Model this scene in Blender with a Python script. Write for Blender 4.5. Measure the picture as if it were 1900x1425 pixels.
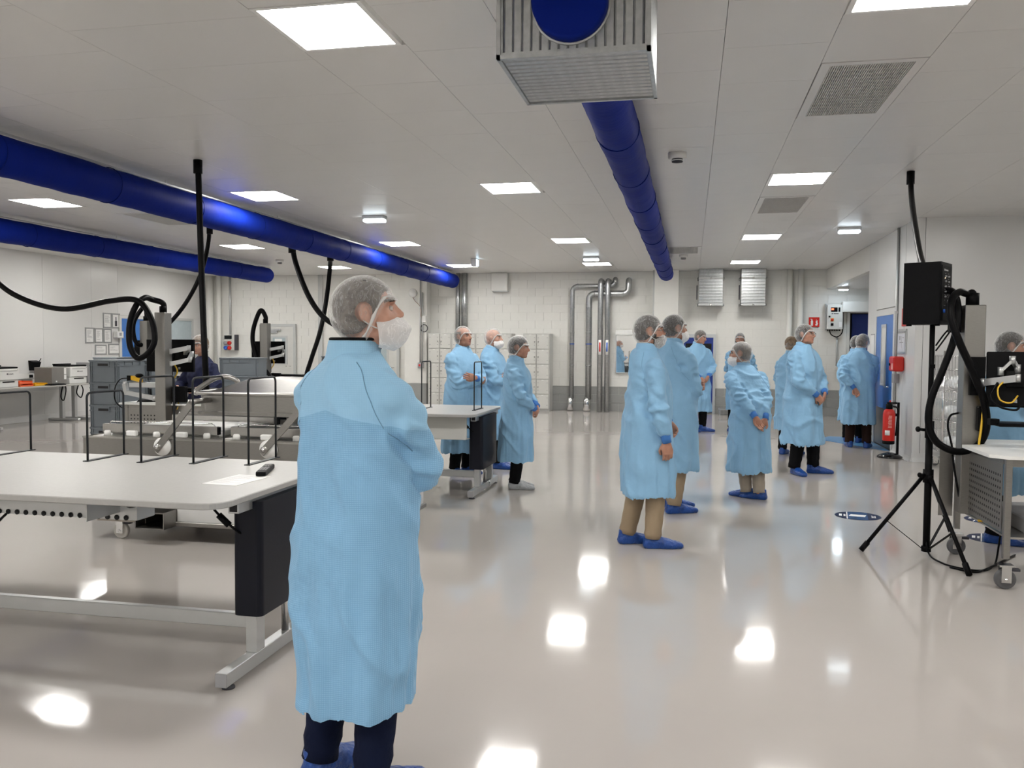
import bpy, bmesh, math, random
import numpy as np
from mathutils import Vector, Matrix, noise
PI = math.pi
random.seed(7)
scn = bpy.context.scene
COL = scn.collection
for o in list(bpy.data.objects): bpy.data.objects.remove(o, do_unlink=True)

# ------------------------------------------------------------ camera, world, exposure
F_PX = 1580.0
PITCH, YAW, ROLL = math.radians(2.5795), math.radians(11.8287), math.radians(0.3843)
CAM = Vector((0, 0, 1.58))
_f = Vector((-math.sin(YAW) * math.cos(PITCH), math.cos(YAW) * math.cos(PITCH), -math.sin(PITCH)))
_r0 = Vector((math.cos(YAW), math.sin(YAW), 0)); _u0 = _r0.cross(_f)
AX_R = math.cos(ROLL) * _r0 + math.sin(ROLL) * _u0
AX_U = -math.sin(ROLL) * _r0 + math.cos(ROLL) * _u0
AX_F = _f
cam_data = bpy.data.cameras.new('camera'); cam = bpy.data.objects.new('camera', cam_data); COL.objects.link(cam)
cam_data.sensor_fit = 'HORIZONTAL'; cam_data.sensor_width = 36.0
cam_data.lens = 36.0 * F_PX / 1900.0
cam_data.clip_start = 0.05; cam_data.clip_end = 200
m3 = Matrix((AX_R, AX_U, -AX_F)).transposed()
cam.matrix_world = Matrix.Translation(CAM) @ m3.to_4x4()
scn.camera = cam
scn.view_settings.view_transform = 'Standard'; scn.view_settings.look = 'None'
scn.view_settings.gamma = 1.0; scn.view_settings.use_curve_mapping = False
scn.view_settings.exposure = 0.0
world = bpy.data.worlds.new('world'); scn.world = world; world.use_nodes = True
wb = world.node_tree.nodes['Background']; wb.inputs[0].default_value = (0.9, 0.93, 1.0, 1); wb.inputs[1].default_value = 0.12
LIGHT_POWER = 45.0

def ray(px, py): return AX_F + AX_R * ((px - 950) / F_PX) - AX_U * ((py - 712.5) / F_PX)
def at_y(px, py, Y): d = ray(px, py); return CAM + d * (Y / d.y)
def at_x(px, py, X): d = ray(px, py); return CAM + d * (X / d.x)
def at_z(px, py, Z): d = ray(px, py); return CAM + d * ((Z - CAM.z) / d.z)
V = Vector

# ------------------------------------------------------------ materials
MATS = {}
def mat(name, col, rough=0.5, metal=0.0, var=0.04, scale=6.0, bump=0.0, bscale=60.0, spec=0.5, coat=0.0, stretch=None, trans=0.0, alpha=1.0, emit=None, estr=0.0, sheen=0.0):
    if name in MATS: return MATS[name]
    m = bpy.data.materials.new(name); m.use_nodes = True; nt = m.node_tree; N = nt.nodes; L = nt.links
    b = N['Principled BSDF']
    b.inputs['Roughness'].default_value = rough; b.inputs['Metallic'].default_value = metal
    b.inputs['Specular IOR Level'].default_value = spec; b.inputs['Coat Weight'].default_value = coat
    b.inputs['Coat Roughness'].default_value = 0.08
    b.inputs['Transmission Weight'].default_value = trans; b.inputs['Alpha'].default_value = alpha
    b.inputs['Sheen Weight'].default_value = sheen
    tc = N.new('ShaderNodeTexCoord'); mp = N.new('ShaderNodeMapping'); L.new(tc.outputs['Object'], mp.inputs[0])
    if stretch: mp.inputs['Scale'].default_value = stretch
    nz = N.new('ShaderNodeTexNoise'); nz.inputs['Scale'].default_value = scale; nz.inputs['Detail'].default_value = 5
    L.new(mp.outputs[0], nz.inputs['Vector'])
    rp = N.new('ShaderNodeValToRGB'); e = rp.color_ramp.elements
    e[0].position = 0.3; e[1].position = 0.7
    c0 = [max(0, c * (1 - var)) for c in col]; c1 = [min(1, c * (1 + var)) for c in col]
    e[0].color = (*c0, 1); e[1].color = (*c1, 1)
    L.new(nz.outputs['Fac'], rp.inputs[0]); L.new(rp.outputs[0], b.inputs['Base Color'])
    if bump:
        n2 = N.new('ShaderNodeTexNoise'); n2.inputs['Scale'].default_value = bscale; n2.inputs['Detail'].default_value = 4
        L.new(mp.outputs[0], n2.inputs['Vector'])
        bp = N.new('ShaderNodeBump'); bp.inputs['Strength'].default_value = bump; bp.inputs['Distance'].default_value = 0.01
        L.new(n2.outputs['Fac'], bp.inputs['Height']); L.new(bp.outputs[0], b.inputs['Normal'])
    if emit:
        b.inputs['Emission Color'].default_value = (*emit, 1); b.inputs['Emission Strength'].default_value = estr
    MATS[name] = m
    return m

WHITE = mat('white_wall_paint', (.74, .735, .70), .45, bump=.05, bscale=40, var=.015)
WPANEL = mat('white_wall_panel', (.69, .69, .68), .28, var=.012, scale=2)
CEILM = mat('ceiling_panel_white', (.68, .67, .65), .34, var=.012, scale=2)
GAP = mat('joint_grey', (.42, .41, .39), .8)  # even grey of the backing seen in the panel joints
DADO = mat('grey_dado_paint', (.30, .305, .295), .4, bump=.05, bscale=40, var=.03)
STEEL = mat('brushed_stainless', (.30, .29, .275), .36, 1.0, var=.06, scale=30, stretch=(1, 1, 14), bump=.02, bscale=120)
STEELH = mat('brushed_stainless_bright', (.46, .45, .43), .28, 1.0, var=.05, scale=30, stretch=(14, 1, 1))
GALV = mat('galvanised_sheet', (.44, .455, .46), .38, 1.0, var=.12, scale=25, bump=.04, bscale=30)
CHROME = mat('chrome', (.75, .75, .75), .12, 1.0)
ALU = mat('silver_aluminium', (.56, .57, .57), .38, .85, var=.03)
GREYPT = mat('grey_powder_coat', (.50, .515, .51), .45, var=.03, bump=.02)
LTOP = mat('light_grey_laminate', (.43, .425, .41), .38, var=.03, scale=40)
BLACK = mat('black_plastic', (.0025, .0025, .003), .5, var=.1, spec=.10)
BLACKM = mat('black_matt_metal', (.003, .003, .0035), .5, var=.1, spec=.12)
RUBBER = mat('black_rubber_hose', (.002, .002, .0025), .4, var=.15, bump=.05, bscale=200, spec=.12)
ANTH = mat('anthracite_panel', (.006, .007, .013), .42, var=.1, spec=.22)
DARKWIRE = mat('dark_grey_wire', (.016, .018, .021), .45, .0, spec=.25)
WPLAST = mat('white_plastic', (.78, .78, .76), .35, var=.02)
OFFW = mat('offwhite_plastic', (.62, .62, .59), .4, var=.02)
CRATE = mat('blue_grey_crate_plastic', (.155, .178, .20), .45, var=.04)
CRATED = mat('dark_crate_recess', (.006, .006, .008), .6)
BLUEDOOR = mat('blue_door_paint', (.035, .165, .50), .35, var=.04)
NAVYDOOR = mat('dark_blue_door', (.006, .03, .23), .35, var=.05)
RED = mat('signal_red', (.60, .018, .010), .35, var=.04)
YEL = mat('safety_yellow', (.75, .43, .01), .4)
ORANGE = mat('orange_plastic', (.85, .16, .05), .45)
BLUEP = mat('blue_plastic', (.02, .11, .52), .4)
PAPER = mat('white_paper', (.78, .78, .77), .7, var=.01)
PRINTG = mat('grey_print', (.33, .33, .34), .7)
PRINTD = mat('dark_print', (.05, .05, .06), .7)
GLASSG = mat('frosted_glass', (.40, .47, .50), .25, var=.05)
LOCK = mat('locker_grey', (.56, .56, .53), .45, var=.02)
LOCKF = mat('locker_frame_grey', (.45, .45, .43), .45, var=.02)
MIRROR = mat('mirror_silver', (.85, .86, .86), .02, 1.0, var=.005)
CABYEL = mat('yellow_cable', (.75, .47, .03), .45)
PEW = mat('white_pe_block', (.80, .80, .78), .4, var=.02)
SCREEN = mat('dark_screen_glass', (.004, .004, .005), .2, spec=.3)

def floor_mat():
    m = mat('epoxy_floor', (.47, .437, .412), .10, var=.03, scale=.6, spec=.5, bump=.0)
    nt = m.node_tree; N = nt.nodes; L = nt.links; b = N['Principled BSDF']
    tc = N.new('ShaderNodeTexCoord')
    n1 = N.new('ShaderNodeTexNoise'); n1.inputs['Scale'].default_value = 2.2; n1.inputs['Detail'].default_value = 2
    n2 = N.new('ShaderNodeTexNoise'); n2.inputs['Scale'].default_value = 38; n2.inputs['Detail'].default_value = 3
    L.new(tc.outputs['Object'], n1.inputs['Vector']); L.new(tc.outputs['Object'], n2.inputs['Vector'])
    ad = N.new('ShaderNodeMath'); ad.operation = 'MULTIPLY_ADD'; ad.inputs[1].default_value = .06
    L.new(n2.outputs['Fac'], ad.inputs[0]); L.new(n1.outputs['Fac'], ad.inputs[2])
    bp = N.new('ShaderNodeBump'); bp.inputs['Strength'].default_value = .10; bp.inputs['Distance'].default_value = .01
    L.new(ad.outputs[0], bp.inputs['Height']); L.new(bp.outputs[0], b.inputs['Normal'])
    rr = N.new('ShaderNodeMapRange'); rr.inputs['To Min'].default_value = .055; rr.inputs['To Max'].default_value = .10
    L.new(n1.outputs['Fac'], rr.inputs['Value']); L.new(rr.outputs[0], b.inputs['Roughness'])
    return m
FLOORM = floor_mat()

def light_mat(name, col, s, stripes=True):
    m = bpy.data.materials.new(name); m.use_nodes = True; nt = m.node_tree; N = nt.nodes; L = nt.links
    for n in list(N): N.remove(n)
    out = N.new('ShaderNodeOutputMaterial'); em = N.new('ShaderNodeEmission'); em.inputs[0].default_value = (*col, 1)
    em.inputs[1].default_value = s
    if stripes:
        tc = N.new('ShaderNodeTexCoord'); wv = N.new('ShaderNodeTexWave'); wv.inputs['Scale'].default_value = 2.4; wv.bands_direction = 'X'
        L.new(tc.outputs['Object'], wv.inputs['Vector'])
        mr = N.new('ShaderNodeMapRange'); mr.inputs['To Min'].default_value = s * .82; mr.inputs['To Max'].default_value = s * 1.1
        L.new(wv.outputs['Fac'], mr.inputs['Value']); L.new(mr.outputs[0], em.inputs[1])
    L.new(em.outputs[0], out.inputs[0]); MATS[name] = m
    return m
PANEL_EMIT = light_mat('led_panel_diffuser', (1, .975, .93), LIGHT_POWER)
COOL_EMIT = light_mat('cool_led_strip', (.80, .92, 1), 9.0, False)
ALC_EMIT = light_mat('cool_downlight', (.75, .88, 1), 60.0, False)

# ------------------------------------------------------------ mesh builder
class MB:
    def __init__(s): s.v = []; s.f = []; s.mi = []; s.m = 0; s.sm = []; s.smooth = False
    def add(s, vs, fs):
        o = len(s.v); s.v += [tuple(v) for v in vs]
        for f in fs: s.f.append(tuple(o + i for i in f)); s.mi.append(s.m); s.sm.append(s.smooth)
        return s
    def box(s, x0, x1, y0, y1, z0, z1, c=0.0):
        if c <= 0 or min(x1 - x0, y1 - y0, z1 - z0) < 2.2 * c:
            vs = [(x, y, z) for z in (z0, z1) for y in (y0, y1) for x in (x0, x1)]
            return s.add(vs, [(0, 2, 3, 1), (4, 5, 7, 6), (0, 1, 5, 4), (2, 6, 7, 3), (0, 4, 6, 2), (1, 3, 7, 5)])
        bm = bmesh.new(); bmesh.ops.create_cube(bm, size=1)
        for v in bm.verts:
            v.co = V((x0 + (v.co.x + .5) * (x1 - x0), y0 + (v.co.y + .5) * (y1 - y0), z0 + (v.co.z + .5) * (z1 - z0)))
        bmesh.ops.bevel(bm, geom=list(bm.edges), offset=c, segments=1, affect='EDGES')
        bm.verts.index_update(); s.add([v.co[:] for v in bm.verts], [[v.index for v in f.verts] for f in bm.faces]); bm.free()
        return s
    def obox(s, M, sx, sy, sz):
        vs = [M @ V((x * sx / 2, y * sy / 2, z * sz / 2)) for z in (-1, 1) for y in (-1, 1) for x in (-1, 1)]
        return s.add(vs, [(0, 2, 3, 1), (4, 5, 7, 6), (0, 1, 5, 4), (2, 6, 7, 3), (0, 4, 6, 2), (1, 3, 7, 5)])
    def bar(s, p0, p1, w, h=None, up=(0, 0, 1)):
        p0, p1 = V(p0), V(p1); d = p1 - p0; L = d.length; z = d / L; u = V(up)
        if abs(z.dot(u)) > .98: u = V((0, 1, 0))
        x = u.cross(z).normalized(); y = z.cross(x)
        M = Matrix.Translation((p0 + p1) / 2) @ Matrix((x, y, z)).transposed().to_4x4()
        return s.obox(M, w, h or w, L)
    def loft(s, rings, cap=True, closed=True):
        n = len(rings[0]); o = len(s.v); vs = [v for r in rings for v in r]; fs = []
        for i in range(len(rings) - 1):
            for j in range(n if closed else n - 1):
                k = (j + 1) % n; fs.append((i * n + j, i * n + k, (i + 1) * n + k, (i + 1) * n + j))
        if cap: fs.append(tuple(reversed(range(n)))); fs.append(tuple((len(rings) - 1) * n + j for j in range(n)))
        return s.add(vs, fs)
    def tube(s, pts, r, n=8, cap=True, cyc=False, sm=True):
        pts = [V(p) for p in pts]; k = len(pts); rr = r if isinstance(r, (list, tuple)) else [r] * k
        rings = []; prev = None
        for i in range(k):
            a = pts[(i - 1) % k] if (cyc or i > 0) else pts[i]; b = pts[(i + 1) % k] if (cyc or i < k - 1) else pts[i]
            t = (b - a).normalized()
            if prev is None:
                u = V((0, 0, 1)) if abs(t.z) < .9 else V((1, 0, 0)); x = u.cross(t).normalized()
            else:
                x = (prev - t * prev.dot(t)); x = x.normalized() if x.length > 1e-6 else V((1, 0, 0))
            prev = x; y = t.cross(x)
            rings.append([pts[i] + (x * math.cos(2 * PI * j / n) + y * math.sin(2 * PI * j / n)) * rr[i] for j in range(n)])
        old = s.smooth; s.smooth = sm
        if cyc: rings.append(rings[0]); s.loft(rings, False)
        else: s.loft(rings, cap)
        s.smooth = old
        return s
    def cyl(s, p0, p1, r, n=16, r1=None, sm=True): return s.tube([p0, p1], [r, r if r1 is None else r1], n, True, False, sm)
    def lathe(s, prof, c=(0, 0, 0), n=20, axis='z', a0=0, a1=2 * PI, sm=True):
        rings = []
        full = abs(a1 - a0 - 2 * PI) < 1e-6
        for (r, z) in prof:
            ring = []
            for j in range(n if full else n + 1):
                a = a0 + (a1 - a0) * j / n; x, y = r * math.cos(a), r * math.sin(a)
                p = (x, y, z) if axis == 'z' else ((x, z, y) if axis == 'y' else (z, x, y))
                ring.append((c[0] + p[0], c[1] + p[1], c[2] + p[2]))
            rings.append(ring)
        old = s.smooth; s.smooth = sm; s.loft(rings, full, full); s.smooth = old
        return s
    def sphere(s, c, r, n=12, m=8):
        rx, ry, rz = r if isinstance(r, (tuple, list)) else (r, r, r); rings = []
        for i in range(1, m):
            t = PI * i / m; rings.append([(c[0] + rx * math.sin(t) * math.cos(2 * PI * j / n), c[1] + ry * math.sin(t) * math.sin(2 * PI * j / n), c[2] - rz * math.cos(t)) for j in range(n)])
        old = s.smooth; s.smooth = True; s.loft(rings, True); s.smooth = old
        return s
    def prism(s, poly, z0, z1):
        n = len(poly); return s.loft([[(x, y, z0) for x, y in poly], [(x, y, z1) for x, y in poly]])
    def quad(s, a, b, c, d): return s.add([a, b, c, d], [(0, 1, 2, 3)])
    def shift(s, off):
        o = V(off); s.v = [tuple(V(v) - o) for v in s.v]; return s
    def data(s, name, mats):
        me = bpy.data.meshes.new(name); me.from_pydata(s.v, [], s.f)
        for m in (mats if isinstance(mats, (list, tuple)) else [mats]): me.materials.append(m)
        me.polygons.foreach_set('material_index', s.mi); me.polygons.foreach_set('use_smooth', s.sm)
        bm = bmesh.new(); bm.from_mesh(me); bmesh.ops.recalc_face_normals(bm, faces=bm.faces); bm.to_mesh(me); bm.free()
        me.update(); return me
    def build(s, name, mats, parent=None, world=False, loc=None, label=None):
        if world and parent is not None: s.shift(parent.location)
        ob = bpy.data.objects.new(name, s.data(name, mats)); COL.objects.link(ob)
        if parent is not None: ob.parent = parent
        if loc is not None: ob.location = loc
        if label: ob['label'] = label
        return ob
def tag(o, label, cat, group=None):
    o['label'] = label; o['category'] = cat
    if group: o['group'] = group
    return o
def thing(name, label, cat, loc=(0, 0, 0), rz=0.0, group=None):
    o = bpy.data.objects.new(name, None); COL.objects.link(o); o.location = loc; o.rotation_euler = (0, 0, rz); o.empty_display_size = .1
    return tag(o, label, cat, group)
def struct(mb, name, mats, parent=None, label=None):
    o = mb.build(name, mats, parent)
    if parent is None: o['kind'] = 'structure'
    if label: o['label'] = label
    return o
def inst(me, name, parent, loc, scale=None, rot=None):
    o = bpy.data.objects.new(name, me); COL.objects.link(o); o.parent = parent; o.location = loc
    if scale is not None: o.scale = scale
    if rot is not None: o.rotation_euler = rot
    return o
def dup(root, loc=None, rz=None, label=None):
    r = root.copy(); COL.objects.link(r)
    if loc is not None: r.location = loc
    if rz is not None: r.rotation_euler = (0, 0, rz)
    if label: r['label'] = label
    for ch in list(root.children):
        c = ch.copy(); COL.objects.link(c); c.parent = r
        for g in list(ch.children):
            d = g.copy(); COL.objects.link(d); d.parent = c
    return r
def spline(pts, n=8, cyc=False):
    P = [V(p) for p in pts]; k = len(P); out = []
    segs = k if cyc else k - 1
    for i in range(segs):
        p1, p2 = P[i % k], P[(i + 1) % k]
        p0 = P[(i - 1) % k] if (cyc or i > 0) else p1 * 2 - p2
        p3 = P[(i + 2) % k] if (cyc or i + 2 < k) else p2 * 2 - p1
        for j in range(n):
            t = j / n
            out.append(.5 * ((2 * p1) + (p2 - p0) * t + (2 * p0 - 5 * p1 + 4 * p2 - p3) * t * t + (3 * p1 - p0 - 3 * p2 + p3) * t ** 3))
    if not cyc: out.append(P[-1])
    return out
def text_mesh(txt, size, extr=0.001):
    cu = bpy.data.curves.new('t', 'FONT'); cu.body = txt; cu.size = size; cu.extrude = extr; cu.align_x = 'CENTER'; cu.align_y = 'CENTER'; cu.resolution_u = 2
    ob = bpy.data.objects.new('t', cu); COL.objects.link(ob)
    dg = bpy.context.evaluated_depsgraph_get(); me = bpy.data.meshes.new_from_object(ob.evaluated_get(dg))
    bpy.data.objects.remove(ob); return me
def text(txt, size, m, parent, loc, rot, name='lettering'):
    me = text_mesh(txt, size); me.materials.clear(); me.materials.append(m)
    o = bpy.data.objects.new(name, me); COL.objects.link(o); o.parent = parent; o.location = loc; o.rotation_euler = rot
    return o
# ============================================================ ROOM
CZ = 3.38; YB = 20.75; XL = -12.9; XR = 3.04; YR = 12.72; YS = 15.93; XE = 7.2; YN = -6.0; AZ = 2.93; XA = 4.6
struct(MB().box(XL - .1, XE + .1, YN - .1, YB + 1.6, -.1, 0), 'floor', FLOORM)

# --- ceiling slab with separate panels
ceil_ob = struct(MB().box(XL - .1, XE + .1, YN - .1, YB + .1, CZ + .04, CZ + .16), 'ceiling', GAP)
light_cols = [(-11.58, -10.94), (-8.50, -7.86), (-5.42, -4.78), (-2.36, -1.70), (0.78, 1.42), (3.88, 4.52)]
light_rows = [-5.6, -.7, 4.29, 9.30, 14.22, 18.42]
vents = [(3, 5.80), (3, 10.72), (2, 15.75 - .0)]
fix = []     # (x0,x1,y0,y1,kind)
for ci, (a, b) in enumerate(light_cols):
    for y in light_rows:
        if ci == 5 and y > 10: continue
        fix.append((a, b, y - .02, y + .66, 'light', ci))
fix.append((.78, 1.42, 5.76, 7.10, 'vent', 4)); fix.append((.78, 1.42, 10.70, 12.03, 'vent', 4))
fix.append((-.48, .165, 15.72, 16.92, 'vent', 9)); fix.append((-7.86, -7.22, 10.55, 11.75, 'vent', 8))
xs = [XL, -12.25, -11.58, -10.94, -9.7, -8.5, -7.86, -7.22, -6.6, -5.42, -4.78, -3.57, -2.36, -1.70, -1.09, -.48, .165, .78, 1.42, 2.06, 3.04, 3.88, 4.52, 5.8, XE]
cells = []
for i in range(len(xs) - 1):
    x0, x1 = xs[i], xs[i + 1]
    fx = sorted([(f[2], f[3]) for f in fix if abs(f[0] - x0) < .03])
    y = YN
    stops = fx + [(YB, YB)]
    off = (i * .37) % .72
    for (a, b) in stops:
        yy = y; first = True
        while yy < a - 1e-4:
            st = .72
            if first and y == YN: st = .72 - off * .9
            ny = min(a, yy + st)
            if a - ny < .15: ny = a
            cells.append((x0, x1, yy, ny)); yy = ny; first = False
        y = b
G = .0014
def panel_mesh(nm, m): return MB().box(0, 1, 0, 1, 0, 1).data(nm, m)
pm = panel_mesh('ceiling_panel', CEILM)
def key(c):
    cx, cy = (c[0] + c[1]) / 2, (c[2] + c[3]) / 2
    vis = cy > 3.3 and abs((cx + .205 * cy) / max(cy, .1)) < .66
    return (0 if vis else 1, cy)
cells.sort(key=key)
rest = MB()
for k, (x0, x1, y0, y1) in enumerate(cells):
    # right hand region beyond the wall_right line is outside the room
    if x0 >= XR - .05 and y0 > YR: continue
    if x0 >= XR - .05: y1 = min(y1, YR)
    if k < 300: inst(pm, 'panel', ceil_ob, (x0 + G, y0 + G, CZ), (x1 - x0 - 2 * G, y1 - y0 - 2 * G, .03))
    else: rest.box(x0 + G, x1 - G, y0 + G, y1 - G, CZ, CZ + .03)
r = rest.build('panel', CEILM, ceil_ob); r['kind'] = 'stuff'

# --- light fixtures and vents
def led_panel():
    t = thing('led_panel', 'square recessed ceiling light panel', 'ceiling light', (0, 0, CZ))
    MB().box(.005, .035, .005, .675, -.004, .03).box(.605, .635, .005, .675, -.004, .03).box(.035, .605, .005, .03, -.004, .03).box(.035, .605, .65, .675, -.004, .03).build('frame', WPLAST, t)
    MB().box(.035, .605, .03, .65, .0, .02).build('diffuser', PANEL_EMIT, t)
    return t
lp = led_panel(); first = True
colname = {0: 'leftmost hidden', 1: 'far left', 2: 'left', 3: 'middle', 4: 'right', 5: 'outer right'}
rowname = {4.29: 'nearest', 9.30: 'second', 14.22: 'third', 18.42: 'last'}
for f in fix:
    if f[4] != 'light': continue
    y = round(f[2] + .02, 2)
    if y in rowname: lb = 'square ceiling light panel, %s from the front in the %s row of lights' % (rowname[y], colname[f[5]])
    else: lb = 'square ceiling light panel behind the viewer, %s row, %s' % (colname[f[5]], 'nearer' if y > -2 else 'farther')
    if first: o = lp; o.location = (f[0], f[2], CZ); first = False; o['label'] = lb
    else: o = dup(lp, (f[0], f[2], CZ), label=lb)
    o['group'] = 'ceiling light panels'
vl = ['large perforated ceiling vent at upper right, nearest one', 'smaller looking perforated ceiling vent beside the right row of lights', 'perforated ceiling vent beside the right blue duct end', 'perforated ceiling vent between the two left blue ducts']
vi = 0
for f in fix:
    if f[4] != 'vent': continue
    w, l = f[1] - f[0], f[3] - f[2]
    t = thing('ceiling_vent', vl[vi], 'vent', (f[0], f[2], CZ), group='ceiling vents'); vi += 1
    fr = .065
    MB().box(.005, fr, .005, l - .005, -.004, .03).box(w - fr, w - .005, .005, l - .005, -.004, .03).box(fr, w - fr, .005, fr, -.004, .03).box(fr, w - fr, l - fr, l - .005, -.004, .03).build('frame', CEILM, t)
    MB().box(fr, w - fr, fr, l - fr, .02, .03).build('backing', mat('vent_dark', (.04, .04, .04), .7), t)
    g = MB(); n = 36
    for k in range(n):
        x = fr + (w - 2 * fr) * (k + .5) / n; g.box(x - .003, x + .003, fr, l - fr, -.001, .012)
    for k in range(int(l / .09)):
        y = fr + (l - 2 * fr) * (k + .5) / int(l / .09); g.box(fr, w - fr, y - .004, y + .004, .002, .014)
    o = g.build('grille', mat('vent_grille', (.62, .61, .58), .4), t); o['kind'] = 'stuff'

# --- back wall with blocks
wall_b = struct(MB().box(XL - .1, XA + .1, YB + .015, YB + .12, 0, CZ).box(3.48, XA, YB, YB + .001, 0, .001), 'wall_back', mat('mortar_white', (.65, .645, .61), .6))
# opening for the doorway on the right is cut by building the wall in pieces
bpy.data.objects.remove(wall_b)
DX0, DX1, DZ = 3.50, 4.45, 2.38
wall_b = struct(MB().box(XL - .1, DX0, YB + .012, YB + .14, 0, CZ).box(DX0, DX1, YB + .012, YB + .14, DZ, CZ).box(DX1, XA + .1, YB + .012, YB + .14, 0, CZ), 'wall_back', mat('mortar_white', (.58, .575, .545), .6))
bw, bh, gp = .415, .2, .0045
BRK = MB().box(-.5, .5, -.5, .5, -.5, .5).data('brick', WHITE); BRKD = MB().box(-.5, .5, -.5, .5, -.5, .5).data('brick_grey', DADO)
bl = []
nz_ = 17; z = 0.0
for r_ in range(nz_):
    z0, z1 = r_ * bh, min(CZ, (r_ + 1) * bh)
    x = XL + (-.5 * bw if r_ % 2 else 0)
    while x < XA:
        x0, x1 = max(x, XL), min(x + bw, XA)
        if x0 < DX1 and x1 > DX0 and z0 < DZ:
            if x0 < DX0 - .05: x1 = DX0
            elif x1 > DX1 + .05: x0 = DX1
            else: x += bw; continue
        if x1 - x0 > .02: bl.append((x0, x1, z0, z1, r_))
        x += bw
def bkey(b):
    cx, cz = (b[0] + b[1]) / 2, (b[2] + b[3]) / 2
    return abs(cx - .6) * .75 + abs(cz - 1.5) * .9
bl.sort(key=bkey)
rb = MB()
for k, (x0, x1, z0, z1, r_) in enumerate(bl):
    d = random.uniform(-.001, .001); mid = r_ < 3
    if k < 300:
        inst(BRKD if mid else BRK, 'brick', wall_b, ((x0 + x1) / 2, YB + .01 + d, (z0 + z1) / 2), (x1 - x0 - gp, .02, z1 - z0 - gp))
    else:
        rb.m = 1 if mid else 0; rb.box(x0 + gp / 2, x1 - gp / 2, YB + d, YB + .02 + d, z0 + gp / 2, z1 - gp / 2)
o = rb.build('brick', [WHITE, DADO], wall_b); o['kind'] = 'stuff'

# --- pillars on the back wall
struct(MB().box(-.86, -.30, YB - .32, YB - .002, 0, CZ, .004), 'trim_1', WHITE, label='white square pillar at the back wall')
struct(MB().box(-.90, -.862, YB - .30, YB - .002, 0, CZ), 'trim_2', GREYPT, label='grey pillar edge strip')
struct(MB().box(-7.05, -6.47, YB - .30, YB - .002, .62, CZ, .004), 'trim_3', WHITE, label='white square pillar left of the lockers')
struct(MB().box(-7.05, -6.47, YB - .30, YB - .002, 0, .618, .004), 'trim_4', DADO, label='grey painted foot of the left pillar')
struct(MB().cyl((-12.57, YB - .12, 0), (-12.57, YB - .12, CZ), .10), 'trim_5', WHITE, label='white round riser pipe in the far left corner')
struct(MB().cyl((-12.3, YB - .12, 0), (-12.3, YB - .12, CZ), .06), 'trim_6', WHITE)
for i, x in enumerate((2.22, 2.46)):
    struct(MB().cyl((x, YB - .09, 0), (x, YB - .09, CZ), .062), 'trim_%d' % (7 + i), WHITE, label='white vertical pipe right of the wall fans')
struct(MB().box(-3.3, -1.0, YB - .006, YB + 0, .585, .6), 'trim_9', DADO)

# --- left wall with joined panels
wl = struct(MB().box(XL - .15, XL - .03, YN, YB, 0, CZ), 'wall_left', GAP)
y = YN; pmw = panel_mesh('wall_panel', WPANEL)
joints = [YN, -3.5, -1.2, 1.1, 3.4, 5.7, 8.0, 10.3, 12.62, 15.03, 16.465, 17.35]
for a, b in zip(joints, joints[1:]): inst(pmw, 'panel', wl, (XL - .03, a + .002, 0), (.03, b - a - .004, CZ))
inst(pmw, 'panel', wl, (XL - .03, 17.352, 2.23), (.03, YB - 17.354, CZ - 2.23))
inst(pmw, 'panel', wl, (XL - .03, 20.36, 0), (.03, YB - 20.36, 2.228))
inst(pmw, 'panel', wl, (XL - .03, 18.72, 0), (.03, 20.356 - 18.72, .84))
struct(MB().box(XL, XL + .03, YN, 17.4, 0, .12, .004), 'baseboard_left', WPANEL)
# blue door and frosted window in left wall
d = struct(MB().box(XL - .028, XL + .005, 17.44, 18.60, 0, 2.15), 'door_1', BLUEDOOR, label='bright blue door in the left wall')
MB().box(XL - .028, XL + .03, 17.36, 17.44, 0, 2.22).box(XL - .028, XL + .03, 18.60, 18.70, 0, 2.22).box(XL - .028, XL + .03, 17.44, 18.60, 2.15, 2.22).build('door_frame', OFFW, d)
MB().tube(spline([(XL + .01, 18.48, 1.05), (XL + .06, 18.48, 1.05), (XL + .06, 18.34, 1.05)], 4), .01).build('door_handle', CHROME, d)
w = struct(MB().box(XL - .02, XL + .002, 18.76, 20.32, .88, 2.19), 'window_1', GLASSG, label='frosted glass pane in the left wall')
MB().box(XL - .028, XL + .02, 18.70, 18.77, .84, 2.23).box(XL - .028, XL + .02, 20.28, 20.36, .84, 2.23).box(XL - .028, XL + .02, 18.77, 20.28, .84, .89).box(XL - .028, XL + .02, 18.77, 20.28, 2.17, 2.23).build('window_frame', GREYPT, w)

# --- right wall: a run along y, then facing the camera
wr = struct(MB().box(XR + .03, XR + .13, YR + .03, YS, 0, CZ), 'wall_right', GAP)
D0, D1, DH = 13.95, 15.16, 2.10
for a, b in ((YR, 13.35), (13.354, D0 - .1), (D1 + .1, YS)):
    inst(pmw, 'panel', wr, (XR, a + .002, 0), (.03, b - a - .004, CZ))
inst(pmw, 'panel', wr, (XR, D0 - .098, DH + .12), (.03, D1 - D0 + .196, CZ - DH - .12))
MB().box(XR, XR + .13, YS + .001, YS + .02, 0, CZ).build('end_cap', WPANEL, wr)
wf = struct(MB().box(XR + .13, XE, YR + .03, YR + .13, 0, CZ), 'wall_front_right', GAP)
for a, b in ((XR, XR + .10), (XR + .103, 4.42), (4.424, 5.6), (5.604, XE)):
    inst(pmw, 'panel', wf, (a + .001, YR, 0), (b - a - .002, .03, CZ))
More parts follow.
